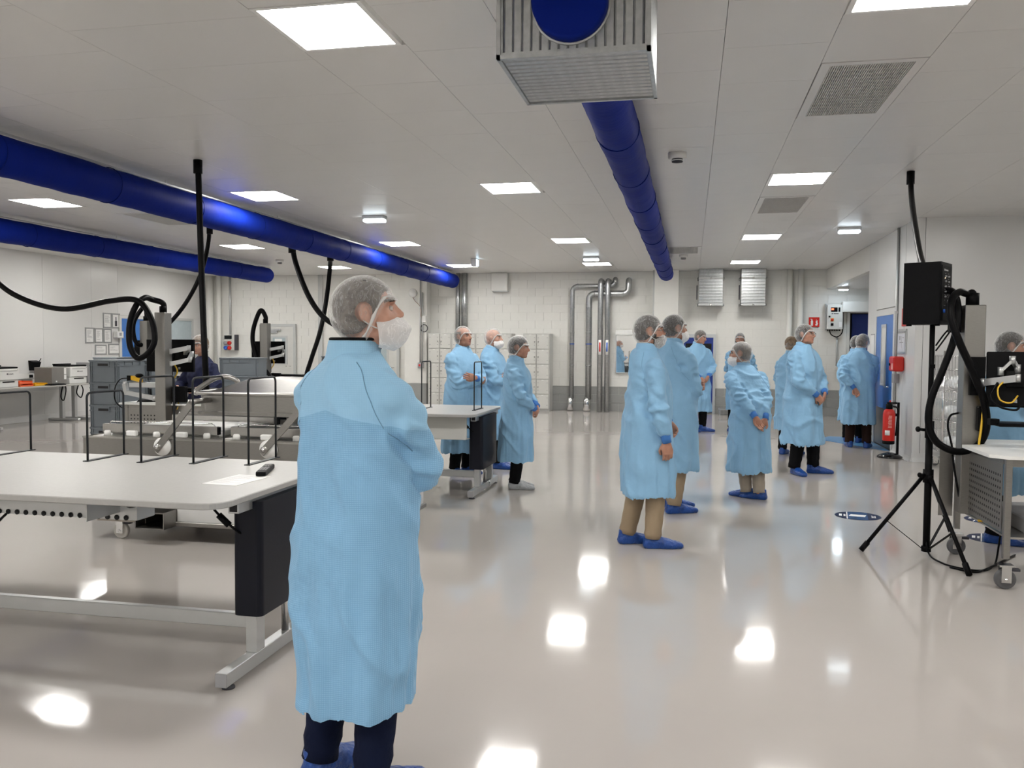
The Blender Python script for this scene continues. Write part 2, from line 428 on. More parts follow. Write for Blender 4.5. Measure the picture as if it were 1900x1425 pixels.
# rounded cove skirting
cv = MB(); prof = [(0, 0), (.05, 0), (.02, .025), (.008, .06), (.006, .12), (0, .12)]
cv.loft([[(XR - u, y_, v) for u, v in prof] for y_ in (YR - .0, D0 - .1)])
cv.loft([[(x_, YR - u, v) for u, v in prof] for x_ in (XR - .0, XE)])
struct(cv, 'baseboard_right', WPANEL)
struct(MB().box(XE, XE + .1, YN, YR, 0, CZ), 'wall_far_right', WPANEL)
struct(MB().box(XL, XE, YN - .1, YN, 0, CZ), 'wall_near', WPANEL)
# blue door in the right wall with steel kick plate
d = struct(MB().box(XR - .012, XR + .03, D0, D1, .62, DH), 'door_2', BLUEDOOR, label='blue door with narrow glass slot in the right wall')
MB().box(XR - .02, XR + .03, D0 - .09, D0, 0, DH + .1).box(XR - .02, XR + .03, D1, D1 + .09, 0, DH + .1).box(XR - .02, XR + .03, D0, D1, DH, DH + .1).build('door_frame', WPANEL, d)
MB().box(XR - .014, XR + .03, D0, D1, .02, .618).build('kick_plate', STEEL, d)
MB().box(XR - .02, XR - .012, 14.45, 14.72, 1.02, 1.92).build('glass_slot', mat('door_glass_light', (.62, .62, .58), .1), d)
MB().box(XR - .024, XR - .01, 14.41, 14.45, .98, 1.96).box(XR - .024, XR - .01, 14.72, 14.76, .98, 1.96).box(XR - .024, XR - .01, 14.45, 14.72, .98, 1.02).box(XR - .024, XR - .01, 14.45, 14.72, 1.92, 1.96).build('slot_frame', GREYPT, d)
MB().tube(spline([(XR - .012, D0 + .1, .98), (XR - .07, D0 + .1, .98), (XR - .07, D0 + .26, .97)], 4), .012).build('door_handle', CHROME, d)
# soffit and alcove
struct(MB().box(XR, XR + .13, YS + .021, YB - .002, AZ, CZ, .003), 'trim_10', WHITE, label='white beam above the alcove')
struct(MB().box(XR + .131, XA, YS - .3, YB - .002, AZ, AZ + .1), 'ceiling_alcove', CEILM)
struct(MB().box(XA, XA + .1, YS - .3, YB + 1.3, 0, CZ), 'wall_alcove_right', WHITE)
struct(MB().box(XR + .131, XA, YS - .4, YS - .3, 0, CZ), 'wall_alcove_near', WHITE)
# dark corridor behind the doorway with blue strip door
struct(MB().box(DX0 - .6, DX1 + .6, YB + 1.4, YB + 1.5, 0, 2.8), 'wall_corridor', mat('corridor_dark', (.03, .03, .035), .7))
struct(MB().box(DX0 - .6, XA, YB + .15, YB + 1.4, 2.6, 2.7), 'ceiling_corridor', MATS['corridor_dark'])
d = struct(MB().box(3.66, 4.44, YB + .3, YB + .33, 1.45, 2.36), 'door_3', NAVYDOOR, label='dark blue roller curtain in the dim doorway')
MB().box(3.68, 4.44, YB + .302, YB + .328, .02, 1.448).build('lower_panel', mat('curtain_grey', (.16, .16, .17), .5), d)
MB().box(DX0, DX0 + .06, YB - .03, YB + .1, 0, DZ).box(DX1 - .06, DX1, YB - .03, YB + .1, 0, DZ).build('door_frame', OFFW, d)
MB().box(DX0 - .14, DX1 + .1, YB - .25, YB - .004, 2.39, 2.63, .01).build('shutter_box', OFFW, d)
# navy door in back wall
d = struct(MB().box(-.16, .52, YB - .05, YB - .012, .03, 1.80), 'door_4', NAVYDOOR, label='dark blue door with black glass in the back wall')
MB().box(-.12, .48, YB - .056, YB - .05, 1.35, 1.66).build('glass', SCREEN, d)
MB().box(-.24, -.16, YB - .06, YB - .012, .0, 1.88).box(.52, .58, YB - .06, YB - .012, .0, 1.88).box(-.16, .52, YB - .06, YB - .012, 1.80, 1.88).build('door_frame', ALU, d)
MB().tube([(-.1, YB - .05, .95), (-.1, YB - .1, .95), (0, YB - .1, .95)], .012).build('door_handle', CHROME, d)
# two white doors on the left of the back wall
def white_door(n, x0, x1, lbl, win, paper=False):
    d = struct(MB().box(x0, x1, YB - .045, YB - .012, .02, 2.04), 'door_%d' % n, OFFW, label=lbl)
    MB().box(x0 - .07, x0, YB - .06, YB - .012, 0, 2.11).box(x1, x1 + .07, YB - .06, YB - .012, 0, 2.11).box(x0, x1, YB - .06, YB - .012, 2.04, 2.11).build('door_frame', GREYPT, d)
    a, b = win
    MB().box(a, b, YB - .052, YB - .046, 1.1, 1.75).build('glass', GLASSG, d)
    MB().box(a - .05, a, YB - .06, YB - .046, 1.05, 1.8).box(b, b + .05, YB - .06, YB - .046, 1.05, 1.8).box(a, b, YB - .06, YB - .046, 1.05, 1.1).box(a, b, YB - .06, YB - .046, 1.75, 1.8).build('glass_frame', GREYPT, d)
    MB().box(x0 + .05, x1 - .35, YB - .10, YB - .046, 1.93, 1.98).box(x0 + .1, x0 + .4, YB - .09, YB - .046, 1.87, 1.93).build('door_closer', ALU, d)
    MB().tube([(x1 - .08, YB - .046, 1.0), (x1 - .08, YB - .1, 1.0), (x1 - .2, YB - .1, 1.0)], .011).build('door_handle', CHROME, d)
    if paper: MB().box(a + .05, b - .1, YB - .054, YB - .0525, 1.35, 1.72).build('notice', PAPER, d); MB().box(a + .09, a + .22, YB - .0555, YB - .0545, 1.55, 1.565).build('notice_print', PRINTG, d)
white_door(5, -11.05, -10.2, 'white door with small window and paper notice on the back wall', (-10.78, -10.42), True)
white_door(6, -8.25, -7.35, 'white door with tall window behind the man in the foreground', (-8.05, -7.62))
# ============================================================ CEILING AND WALL FIXTURES
def fabric_blue():
    m = mat('blue_duct_fabric', (.0028, .0145, .185), .6, var=.06, scale=3, spec=.06, sheen=.0, bump=.25, bscale=9, stretch=(1, 2.5, 1))
    return m
DUCTM = fabric_blue()
def duct(label, x, z, r, y0, y1, seed, front_cap=False):
    t = thing('fabric_duct', label, 'air duct', (x, y0, z - r), group='blue fabric air ducts')
    mb = MB(); n = 28; rings = []; L = y1 - y0; step = .09; k = int(L / step); rnd = random.Random(seed)
    ph = [rnd.uniform(0, 6.28) for _ in range(8)]
    def ring(y, rr):
        out = []
        for j in range(n):
            a = 2 * PI * j / n
            w = noise.noise(V((x + math.cos(a) * .9, y * 3.2, seed + math.sin(a) * .9))) * .010 + noise.noise(V((math.cos(a) * .7, y * 9, seed * 3 + math.sin(a) * .7))) * .006 * max(0, noise.noise(V((y * .6, seed, 0))) + .35)
            q = rr * (1 + w / .17)
            out.append((q * math.cos(a), y, r + q * math.sin(a)))
        return out
    for i in range(k + 1): rings.append(ring(L * i / k, r))
    for i in range(1, 6):
        a = i / 6 * PI / 2; rings.append(ring(L + r * .8 * math.sin(a), r * math.cos(a) + .002))
    mb.smooth = True; mb.loft(rings, True); mb.build('sleeve', DUCTM, t)
    i = 0; y = 1.3 + seed * .13
    me = MB().tube([((r + .002) * math.cos(2 * PI * j / 28), 0, (r + .002) * math.sin(2 * PI * j / 28)) for j in range(28)], .0045, 5, cyc=True).data('seam', mat('duct_seam', (.002, .009, .10), .7, spec=.05))
    while y < L - .2:
        inst(me, 'seam', t, (0, y, r)); y += 1.45
    MB().box(-.012, .012, .05, L + .18, 2 * r + .012, 2 * r + .03).build('rail', ALU, t)
    hk = MB().box(-.006, .006, -.006, .006, 0, CZ - (z - r) - 2 * r - .03).data('rail_hanger', ALU)
    yy = .4
    while yy < L: inst(hk, 'rail_hanger', t, (0, yy, 2 * r + .03)); yy += 2.6
    return t
duct('long blue fabric duct crossing the upper left, lit by lamps', -5.70, 3.145, .172, .3, 20.05, 1)
x2e = at_x(500, 508, -9.52).y
duct('blue fabric duct farthest left beside the left wall', -9.52, 3.15, .170, 2.0, x2e - .14, 2)
duct('blue fabric duct in the middle running away from the metal box', -.55, 3.162, .158, 4.62, 18.85, 3)
# metal plenum box
t = thing('duct_box', 'galvanised metal plenum box under the ceiling with blue duct end', 'duct box', (-.54, 4.23, 2.90))
x0, x1, y0, y1, zb, zt = -.34, .335, -.36, .38, 0, .478
MB().box(x0, x1, y0, y1, zb, zt, .004).build('shell', GALV, t)
rib = MB(); rib.loft([[(-.006, 0, z_), (0, -.007, z_), (.006, 0, z_)] for z_ in (zb + .02, zt)]); rm = rib.data('rib', GALV)
for k in range(16): inst(rm, 'rib', t, (x0 + (x1 - x0) * (k + .5) / 16, y0, 0))
rib = MB(); rib.loft([[(x_, -.007, 0), (x_, 0, -.008), (x_, .007, 0)] for x_ in (x0 + .01, x1 - .01)]); rm2 = rib.data('rib_under', GALV)
for k in range(13): inst(rm2, 'rib', t, (0, y0 + (y1 - y0) * (k + .7) / 13.5, zb))
rib = MB(); rib.loft([[(0, -.006, z_), (.006, 0, z_), (0, .006, z_)] for z_ in (zb + .02, zt)]); rm3 = rib.data('rib_side', GALV)
for k in range(14): inst(rm3, 'rib', t, (x1, y0 + (y1 - y0) * (k + .5) / 14, 0))
MB().box(x0 - .012, x1 + .012, y0 - .012, y0 + .01, zb - .012, zb + .008).box(x0 - .012, x1 + .012, y1 - .01, y1 + .012, zb - .012, zb + .008).box(x0 - .012, x0 + .006, y0 - .012, y1 + .012, zb - .012, zb + .008).box(x1 - .006, x1 + .012, y0 - .012, y1 + .012, zb - .012, zb + .008).box(x0 - .012, x0 + .006, y0 - .012, y0 + .004, zb, zt).box(x1 - .006, x1 + .012, y0 - .012, y0 + .004, zb, zt).build('edge_flange', CHROME if False else GALV, t)
MB().lathe([(.0, -.09), (.162, -.09), (.17, -.08), (.17, .02)], (-.01, y0, .212), 36, 'y').build('duct_end', DUCTM, t)
MB().lathe([(.172, -.012), (.18, -.012), (.18, .0), (.172, .0)], (-.01, y0, .212), 36, 'y').build('collar_ring', GALV, t)
# smoke detectors
def detector(p, lb, s=1.0):
    t = thing('smoke_detector', lb, 'smoke detector', (p.x, p.y, CZ), group='ceiling smoke detectors')
    MB().lathe([(.0, 0), (.085 * s, 0), (.085 * s, -.045 * s), (.07 * s, -.055 * s), (0, -.055 * s)]).build('base', WPLAST, t)
    MB().lathe([(.05 * s, -.055 * s), (.05 * s, -.085 * s), (0, -.09 * s)], n=16).build('sensor_cage', PRINTD, t)
    MB().lathe([(.053 * s, -.066 * s), (.056 * s, -.066 * s), (.056 * s, -.074 * s), (.053 * s, -.074 * s)], n=16).build('ring', WPLAST, t)
detector(at_z(1257, 284, CZ), 'round white smoke detector near the middle blue duct')
detector(at_z(519, 482, CZ), 'small white smoke detector at far left beyond the blue ducts')
detector(at_z(1268, 473, CZ), 'small white smoke detector beside the far ceiling vent')
# emergency lights
def emlight(px, py, lb):
    p = at_z(px, py, CZ)
    t = thing('emergency_light', lb, 'emergency light', (p.x, p.y, CZ), group='ceiling emergency lights')
    MB().box(-.16, .16, -.08, .08, -.045, 0, .008).build('housing', ALU, t)
    MB().box(-.15, .15, -.07, .07, -.085, -.046, .01).build('lens', COOL_EMIT, t)
emlight(695, 401, 'slim emergency light above the left blue duct')
emlight(1097, 476, 'slim emergency light above the far pipes')
emlight(1576, 422, 'slim emergency light at right near the white beam')
p = V((3.30, 20.1, AZ)); t = thing('downlight', 'small round cool white light in the alcove ceiling', 'downlight', (p.x, p.y, AZ))
MB().lathe([(0, 0), (.13, 0), (.12, -.06), (.10, -.06), (.10, -.03), (0, -.03)], n=24).build('rim', WPLAST, t)
MB().lathe([(0, -.03), (.10, -.03), (.09, -.075), (0, -.08)], n=24).build('lens', ALC_EMIT, t)
p = at_z(881, 480, CZ); t = thing('exit_light', 'small box shaped exit light hanging by the far left lamps', 'exit light', (p.x, p.y, CZ))
MB().box(-.06, .05, -.1, .1, -.16, 0, .008).build('housing', ALU, t)
MB().box(.051, .06, -.09, .09, -.15, -.02).build('sign_face', light_mat('sign_glow', (.65, .85, 1), 4, False), t)
# --- galvanised pipes on the back wall
YP = YB - .12
def pipe(label, pts, r, n=8, group='galvanised pipes on the back wall'):
    t = thing('metal_pipe', label, 'pipe', (pts[0][0], pts[0][1], pts[0][2]), group=group)
    mb = MB(); mb.tube(pts, r, 16); mb.build('tube', GALV, t, True)
    return t
def elbow(a, c, b, r, n=6):
    a, c, b = V(a), V(c), V(b); o = a + b - c
    return [o + (a - o) * math.cos(PI / 2 * i / n) + (b - o) * math.sin(PI / 2 * i / n) for i in range(n + 1)]
def pipe_A(label, xl, xr, zt, zu, rp, yy):
    R = .13
    pts = [(xl, yy, .30)] + elbow((xl, yy, zt - R), (xl, yy, zt), (xl + R, yy, zt), rp) + elbow((xr - R, yy, zt), (xr, yy, zt), (xr, yy, zt + R), rp) + [(xr, yy, zu - .05)] + elbow((xr, yy, zu - .04), (xr, yy, zu + .04), (xr, yy + .08, zu + .04), rp, 3)
    t = pipe(label, pts, rp)
    w = rp + .012
    MB().lathe([(w, 0), (w + .01, .02), (w + .01, .2), (rp + .004, .32)], (xl - .03, yy, .02), 18).build('foot_sleeve', CHROME, t, True)
    for z in (1.1, 1.9, 2.5): MB().lathe([(rp, 0), (rp + .006, .005), (rp + .006, .025), (rp, .03)], (xl, yy, z), 18).build('joint_ring', GALV, t, True)
    MB().lathe([(rp, 0), (rp + .004, .002), (rp + .004, .02), (rp, .022)], (xl, yy, 1.62), 18).build('blue_band', BLUEP, t, True)
    for (xx, zz) in ((xl + R, zt), (xr - R, zt)): MB().lathe([(rp, -.012), (rp + .006, -.01), (rp + .006, .01), (rp, .012)], (xx, yy, zz), 18, 'x').build('joint_ring', GALV, t, True)
    return t
pipe_A('leftmost galvanised pipe, bent at the top to the right', -2.83, -1.80, 3.03, 3.16, .055, YB - .16)
pipe_A('second galvanised pipe with lower top bend and blue band', -2.41, -1.47, 2.84, 3.12, .072, YB - .24)
for x, lb, c in ((-2.12, 'straight galvanised pipe with red arrow sticker', RED), (-1.95, 'straight galvanised pipe with blue arrow sticker', BLUEP)):
    yy = YB - .40
    t = pipe(lb, [(x, yy, .01), (x, yy, 3.06)] + elbow((x, yy, 3.06), (x, yy, 3.14), (x, yy + .08, 3.14), .05, 4) + [(x, YB - .02, 3.14)], .062)
    MB().lathe([(.065, 0), (.0655, .0), (.0655, .35), (.065, .35)], (x, yy, 1.38), 10, a0=-2.1, a1=-1.05).build('sticker', PAPER, t, True)
    MB().lathe([(.066, 0), (.0665, .0), (.0665, .22), (.066, .22)], (x, yy, 1.45), 10, a0=-1.85, a1=-1.3).build('arrow', c, t, True)
for i, x in enumerate((-5.69, -5.55)):
    pipe('%s of the two straight riser pipes behind the crossed arms man' % ('left' if i == 0 else 'right'), [(x - .03 + i * .03, YB - .1, 1.885), (x - .03 + i * .03, YB - .1, CZ)], .056 if i == 0 else .075)
# silencer boxes
def silencer(px0, px1, lb):
    a = at_y(px0, 503, YB - .5); b = at_y(px1, 566, YB - .5)
    t = thing('duct_silencer', lb, 'duct', ((a.x + b.x) / 2, YB - .26, b.z), group='galvanised duct sections on the back wall')
    w = (b.x - a.x) / 2; h = CZ - b.z
    MB().box(-w, w, -.24, .24, .0, h, .005).build('casing', GALV, t)
    rib = MB(); rib.loft([[(x_, 0, -.006), (x_, -.006, 0), (x_, 0, .006)] for x_ in (-w + .01, w - .01)]); rm = rib.data('rib', GALV)
    for k in range(11): inst(rm, 'rib', t, (0, -.24, .05 + (h - .08) * k / 11))
    for z in (.0, h * .73):
        MB().box(-w - .03, w + .03, -.265, -.242, z - .01, z + .03).box(-w - .03, -w - .002, -.265, .24, z - .01, z + .03).box(w + .002, w + .03, -.265, .24, z - .01, z + .03).build('clamp_flange', GREYPT, t)
        MB().box(-.02, .02, -.275, -.266, z - .005, z + .025).build('clamp_bolt', CHROME, t)
    MB().cyl((-w - .04, -.2, h * .15), (-w - .04, -.2, h * .55), .012).build('damper_rod', PRINTD, t)
silencer(1297, 1341, 'left of the two galvanised duct boxes on the back wall')
silencer(1376, 1420, 'right of the two galvanised duct boxes on the back wall')
a = at_y(1334 - 8, 571, YB)
# white box under ceiling
t = thing('wall_box', 'plain white box high on the back wall above the lockers', 'box', (-4.65, YB - .1, 2.93)); MB().box(-.2, .2, -.08, .085, 0, .44, .006).build('casing', WHITE, t); MB().box(-.17, .21, -.1, .085, -.02, 0).build('bottom_rail', GREYPT, t)
# extinguisher sign
sg = thing('fire_sign', 'red fire extinguisher sign with two white symbols on the back wall', 'sign', (2.78, YB - .02, 2.17))
MB().box(-.115, .115, -.004, .018, -.11, .11).build('plate', RED, sg)
m_ = MB(); m_.box(-.075, -.025, -.008, -.005, -.085, .03).box(-.062, -.038, -.008, -.005, .03, .06).box(-.085, -.05, -.008, -.005, .06, .075)
m_.build('extinguisher_symbol', PAPER, sg)
m_ = MB(); m_.add([(.03, -.007, -.08), (.07, -.007, -.08), (.085, -.007, -.03), (.07, -.007, .0), (.08, -.007, .05), (.055, -.007, .02), (.05, -.007, .075), (.04, -.007, .02), (.03, -.007, .0), (.045, -.007, -.03), (.025, -.007, -.05)], [tuple(range(11))])
m_.build('flame_symbol', PAPER, sg)
# control box
cb = thing('control_box', 'grey control cabinet with red lit display beside the doorway', 'control box', (3.21, YB - .02, 2.0))
MB().box(-.17, .17, -.16, .005, 0, .56, .008).build('cabinet', OFFW, cb)
MB().box(-.20, -.172, -.1, .005, -.01, .58).build('side_rail', ALU, cb)
MB().box(-.09, .05, -.166, -.161, .40, .50).build('display', SCREEN, cb); MB().box(-.08, -.03, -.1685, -.1665, .44, .475).build('lit_digits', light_mat('red_digits', (1, .12, .05), 5, False), cb)
MB().box(.07, .11, -.166, -.161, .40, .50).build('keypad', BLACK, cb)
MB().box(-.075, -.05, -.163, -.161, .345, .37).box(-.035, .075, -.163, -.161, .347, .367).build('maker_print', PRINTD, cb)
MB().cyl((-.06, -.162, .22), (-.06, -.185, .22), .028).build('stop_button', RED, cb); MB().box(-.095, -.025, -.164, -.161, .185, .255).build('button_plate', YEL, cb)
MB().cyl((-.12, -.162, .29), (-.12, -.18, .29), .02).build('switch', BLACK, cb); MB().box(-.09, -.03, -.165, -.161, .08, .14).build('socket', BLACK, cb)
MB().box(.09, .15, -.164, -.161, .05, .17).build('label_plate', PAPER, cb)
gl = MB().cyl((0, 0, 0), (0, 0, -.035), .014, 8).data('cable_gland', BLACK)
for k in range(8): inst(gl, 'cable_gland', cb, (-.14 + .037 * k, -.08, 0))
MB().tube(spline([(-.1, -.08, -.03), (-.06, -.08, -.12), (.06, -.06, -.17), (.16, -.06, -.1), (.19, -.06, .05), (.19, -.04, .5), (.22, -.04, .6)], 6), .012).build('cable', RUBBER, cb)
MB().cyl((.075, -.02, -.16), (.075, -.02, -.84), .018, 8).build('conduit', ALU, cb); MB().box(.03, .12, -.06, .005, -.95, -.84, .006).build('socket_box', OFFW, cb)
# mirror with light box
mr = thing('wall_mirror', 'tall wall mirror with white light box on top, behind bearded man', 'mirror', (-1.42, YB - .03, .95))
MB().box(-.34, .3, -.012, .0, 0, .90).build('mirror_glass', MIRROR, mr)
MB().box(-.36, .32, -.02, .02, -.02, 0).box(-.36, -.34, -.02, .02, 0, .9).box(.3, .32, -.02, .02, 0, .9).build('frame', ALU, mr)
MB().box(-.36, .32, -.10, .02, .9, 1.02, .006).build('light_box', WPLAST, mr)
# small items left part of back wall
def wallsocket():
    t = thing('power_outlet_box', 'grey wall outlet box with red and blue round sockets', 'outlet box', (-11.98, YB - .02, 1.40))
    MB().box(-.19, .12, -.10, .005, 0, .42, .008).build('housing', OFFW, t); MB().box(.125, .19, -.10, .005, .01, .42).build('side_cover', PRINTD, t)
    MB().box(-.16, .05, -.112, -.101, .31, .40).build('fuse_window', SCREEN, t)
    for x, z, m_ in ((-.12, .2, PRINTG), (-.01, .2, RED), (-.12, .07, BLUEP), (-.01, .07, RED)):
        MB().lathe([(0, -.05), (.05, -.05), (.055, 0), (0, 0)], (x, -.10, z), 14, 'y').build('socket', m_, t)
    MB().cyl((-.03, -.03, .42), (-.03, -.03, 1.97), .03, 10).build('conduit', ALU, t)
wallsocket()
t = thing('cable_conduit', 'grey vertical conduit on the back wall left of the man in front', 'conduit', (-9.44, YB - .03, .0)); MB().box(-.06, .06, -.03, .01, .3, CZ).build('channel', GREYPT, t); MB().box(-.075, .075, -.036, .01, 1.9, 1.94).build('clip', ALU, t)
t = thing('cable_conduit', 'double conduit with grey switch box on the white left pillar', 'conduit', (-6.60, YB - .33, 1.0))
MB().cyl((-.03, 0, .1), (-.03, 0, 2.3), .018, 8).build('tube', ALU, t); MB().cyl((.03, 0, .1), (.03, 0, 1.9), .014, 8).build('tube', ALU, t); MB().box(-.08, .06, -.06, .02, 0, .14, .01).build('switch_box', PRINTG, t); MB().box(-.05, -.01, -.07, -.06, .05, .1).build('plug', RED, t)
t = thing('wall_beacon', 'round white disc beacon on the white left pillar', 'beacon', (-6.83, YB - .31, 2.88)); MB().lathe([(0, -.05), (.09, -.05), (.11, -.02), (.11, .0), (0, .0)], (0, 0, 0), 20, 'y').build('disc', WPLAST, t); MB().tube(spline([(.0, -.02, -.11), (.06, -.02, -.2), (.2, -.03, -.35), (.22, -.03, -.6)], 6), .006, 6).build('wire', mat('brown_wire', (.25, .12, .06), .5), t)
t = thing('wall_socket', 'small white socket with looped black cable on the left pillar', 'socket', (-6.53, YB - .31, 2.15)); MB().box(-.05, .05, -.04, .005, 0, .16, .006).build('socket_plate', WPLAST, t); MB().tube([(.09 * math.cos(a * .42), -.02, -.15 + .09 * math.sin(a * .42)) for a in range(15)], .01, 6, cyc=True).build('cable_loop', RUBBER, t)
# --- left wall notices
rects = [(191, 206.5, 581, 608.6, 'upper row, left printed notice in grey frame on left wall', 1), (207.4, 222, 582, 609, 'upper row, framed notice with dark bottle shape on left wall', 2), (158, 174.3, 608, 637, 'middle row, leftmost pale framed notice on left wall', 1), (175.8, 190.5, 609, 636.4, 'middle row, second framed notice with small list on left wall', 1), (192, 206.6, 610, 636.7, 'middle row, third framed notice with text lines on left wall', 1), (176.2, 197.3, 639.6, 658.5, 'lower row, landscape notice on the left above crates', 1), (201, 221.7, 638, 658, 'lower row, landscape notice beside the blue door', 1), (210.7, 222.3, 615, 626.3, 'small white dispenser box between the framed notices', 3)]
for (a, b, c, d_, lb, kd) in rects:
    p0 = at_x(a, d_, XL); p1 = at_x(b, c, XL); hy, hz = (p1.y - p0.y) / 2, (p1.z - p0.z) / 2
    t = thing('notice_frame' if kd < 3 else 'dispenser_box', lb, 'notice' if kd < 3 else 'dispenser', (XL, (p0.y + p1.y) / 2, (p0.z + p1.z) / 2), group='framed notices on the left wall' if kd < 3 else None)
    e = .03
    if kd == 3:
        MB().box(0.001, .10, -hy, hy, -hz, hz, .006).build('box', WPLAST, t); MB().box(.101, .103, -.04, .04, -.03, .04).build('logo', PRINTG, t); MB().box(.0, .11, -hy - .01, hy + .01, -hz - .015, -hz).build('tray', PRINTG, t); continue
    MB().box(.001, .012, -hy, -hy + e, -hz, hz).box(.001, .012, hy - e, hy, -hz, hz).box(.001, .012, -hy + e, hy - e, -hz, -hz + e).box(.001, .012, -hy + e, hy - e, hz - e, hz).build('frame', mat('frame_grey', (.30, .31, .31), .5), t)
    MB().box(.001, .006, -hy + e, hy - e, -hz + e, hz - e).build('sheet', PAPER, t)
    pr = MB(); z = hz - .07; rr = random.Random(lb)
    if kd == 2: pr.box(.0062, .007, -.04, .04, -.12, .0).box(.0062, .007, -.015, .015, 0, .09).box(.0062, .007, -.12, .12, .14, .15)
    else:
        while z > -hz + .06:
            pr.box(.0062, .007, -hy + .06, -hy + .06 + (2 * hy - .12) * rr.uniform(.4, 1), z - .006, z + .002); z -= rr.choice((.025, .025, .05))
    pr.build('print', PRINTG if kd == 1 else PRINTD, t)
t = thing('pencil_holder', 'small black mesh holder fixed on the left wall', 'holder', (XL, 14.72, 1.02)); MB().loft([[(.0, -.09, 0), (.09, -.07, 0), (.09, .07, 0), (0, .09, 0)], [(.0, -.11, .2), (.12, -.1, .17), (.12, .1, .17), (0, .11, .2)]]).build('basket', BLACKM, t); MB().bar((.06, .05, .1), (.1, .12, .24), .012).build('pen', BLACK, t)
t = thing('cable_duct', 'white cable channel on left wall above the printer bench', 'cable duct', (XL, 14.2, .86)); MB().box(.001, .07, -1.6, .5, 0, .1, .005).build('channel', WPLAST, t); MB().box(.07, .075, .35, .45, .02, .08).build('socket', BLACK, t)
# --- right wall items
rb_ = thing('alarm_box', 'red fire alarm box on the right wall beside the blue door', 'alarm box', (XR, 13.42, 1.24))
MB().box(-.15, -.001, -.15, .15, 0, .22, .02).build('housing', RED, rb_); MB().cyl((-.152, .06, .10), (-.165, .06, .10), .02, 12).build('push_button', BLACK, rb_); MB().box(-.1515, -.15, -.12, -.02, .03, .12).build('label_print', mat('pale_red_print', (.85, .45, .4), .5), rb_)
t = thing('floor_plan', 'small framed floor plan on the right wall above the red box', 'notice', (XR, 13.40, 1.68))
MB().box(-.02, -.001, -.25, .25, -.18, .18).build('frame', ALU, t); MB().box(-.023, -.0205, -.22, .22, -.15, .11).build('sheet', mat('plan_sheet', (.62, .63, .68), .5), t)
MB().box(-.0245, -.0235, -.12, .1, -.02, -.01).box(-.0245, -.0235, -.02, -.01, -.1, .08).box(-.0245, -.0235, .06, .12, .02, .08).box(-.0245, -.0235, -.16, -.06, .05, .06).build('plan_lines', PRINTG, t); MB().box(-.024, -.0205, -.22, .22, .12, .15).build('header', PRINTG, t)
t = thing('door_lock_box', 'small dark grey lock box by the blue door handle', 'lock box', (XR, 13.62, 1.06)); MB().box(-.08, -.001, -.07, .07, 0, .14, .006).build('box', PRINTG, t); MB().cyl((-.05, .0, .141), (-.05, .0, .22), .012, 8).build('shackle', CHROME, t)
t = thing('cable_conduit', 'thin grey conduit down the right wall near the blue door', 'conduit', (XR, 13.75, 0)); MB().cyl((-.02, 0, .5), (-.02, 0, CZ), .02, 8).build('tube', ALU, t); MB().box(-.045, -.001, -.03, .03, 2.1, 2.14).build('clip', ALU, t)
t = thing('wall_notice', 'white framed sheet on the right wall left of blue door', 'notice', (XR, 15.45, 1.62)); MB().box(-.015, -.001, -.16, .16, -.2, .2).build('frame', PRINTG, t); MB().box(-.018, -.0155, -.14, .14, -.18, .18).build('sheet', PAPER, t)
t = thing('fire_sign', 'red sign partly hidden behind the loudspeaker', 'sign', (XR, 13.30, 2.03)); MB().box(-.02, -.001, -.12, .12, -.13, .13).build('plate', RED, t); MB().box(-.022, -.0205, -.1, .0, -.1, .1).build('symbol', PAPER, t)
# --- floor items
t = thing('floor_mat', 'blue sticky floor mat in front of the blue door', 'mat', (2.45, 14.9, 0)); MB().prism([(-.30, .55), (.50, -.9), (.565, -.92), (.56, 1.0), (-.02, 1.02)], .001, .007).build('pad', mat('mat_blue', (.08, .26, .52), .35), t)
def sticker(x, y, rz, lb):
    t = thing('floor_sticker', lb, 'floor sticker', (x, y, 0), rz, 'round floor stickers'); n = 40; r = .205
    c = [(r * math.cos(2 * PI * k / n), r * math.sin(2 * PI * k / n)) for k in range(n)]
    MB().prism(c, .0008, .0016).build('disc', mat('sticker_navy', (.006, .016, .06), .5, spec=.2), t)
    def clip(xa, xb): return [p for p in c if xa <= p[0] <= xb]
    def seg(xa, xb, rr):
        ya, yb = math.sqrt(rr * rr - xa * xa), math.sqrt(rr * rr - xb * xb); m_ = 6; P = []
        xs_ = [xa + (xb - xa) * i / m_ for i in range(m_ + 1)]
        return [(x_, -math.sqrt(rr * rr - x_ * x_)) for x_ in xs_] + [(x_, math.sqrt(rr * rr - x_ * x_)) for x_ in reversed(xs_)]
    MB().prism(seg(-.09, .085, .195), .0017, .0021).build('picture_field', mat('sticker_blue', (.022, .07, .18), .5, var=.5, scale=14, spec=.2), t)
    MB().prism(seg(-.1, -.09, .198), .0017, .0022).build('divider_line', PAPER, t)
    MB().prism([(-.08, -.03), (.06, -.045), (.075, .05), (-.06, .06)], .0022, .0025).build('white_field', PAPER, t)
    MB().box(-.165, -.14, -.05, .05, .0017, .0022).box(-.125, -.108, -.05, .04, .0017, .0022).build('left_text', PAPER, t)
    text('TDC', .055, PAPER, t, (.14, -.01, .0022), (0, 0, PI / 2), 'right_text')
sticker(1.563, 8.45, -.15, 'round blue floor sticker in the open left of the tripod')
p = at_z(1835, 965, 0); sticker(p.x, p.y, -.5, 'round blue floor sticker seen under the right steel cart')
p = at_z(1845, 1000, 0); sticker(p.x, p.y, -.3, 'nearest round blue floor sticker, below the right cart')
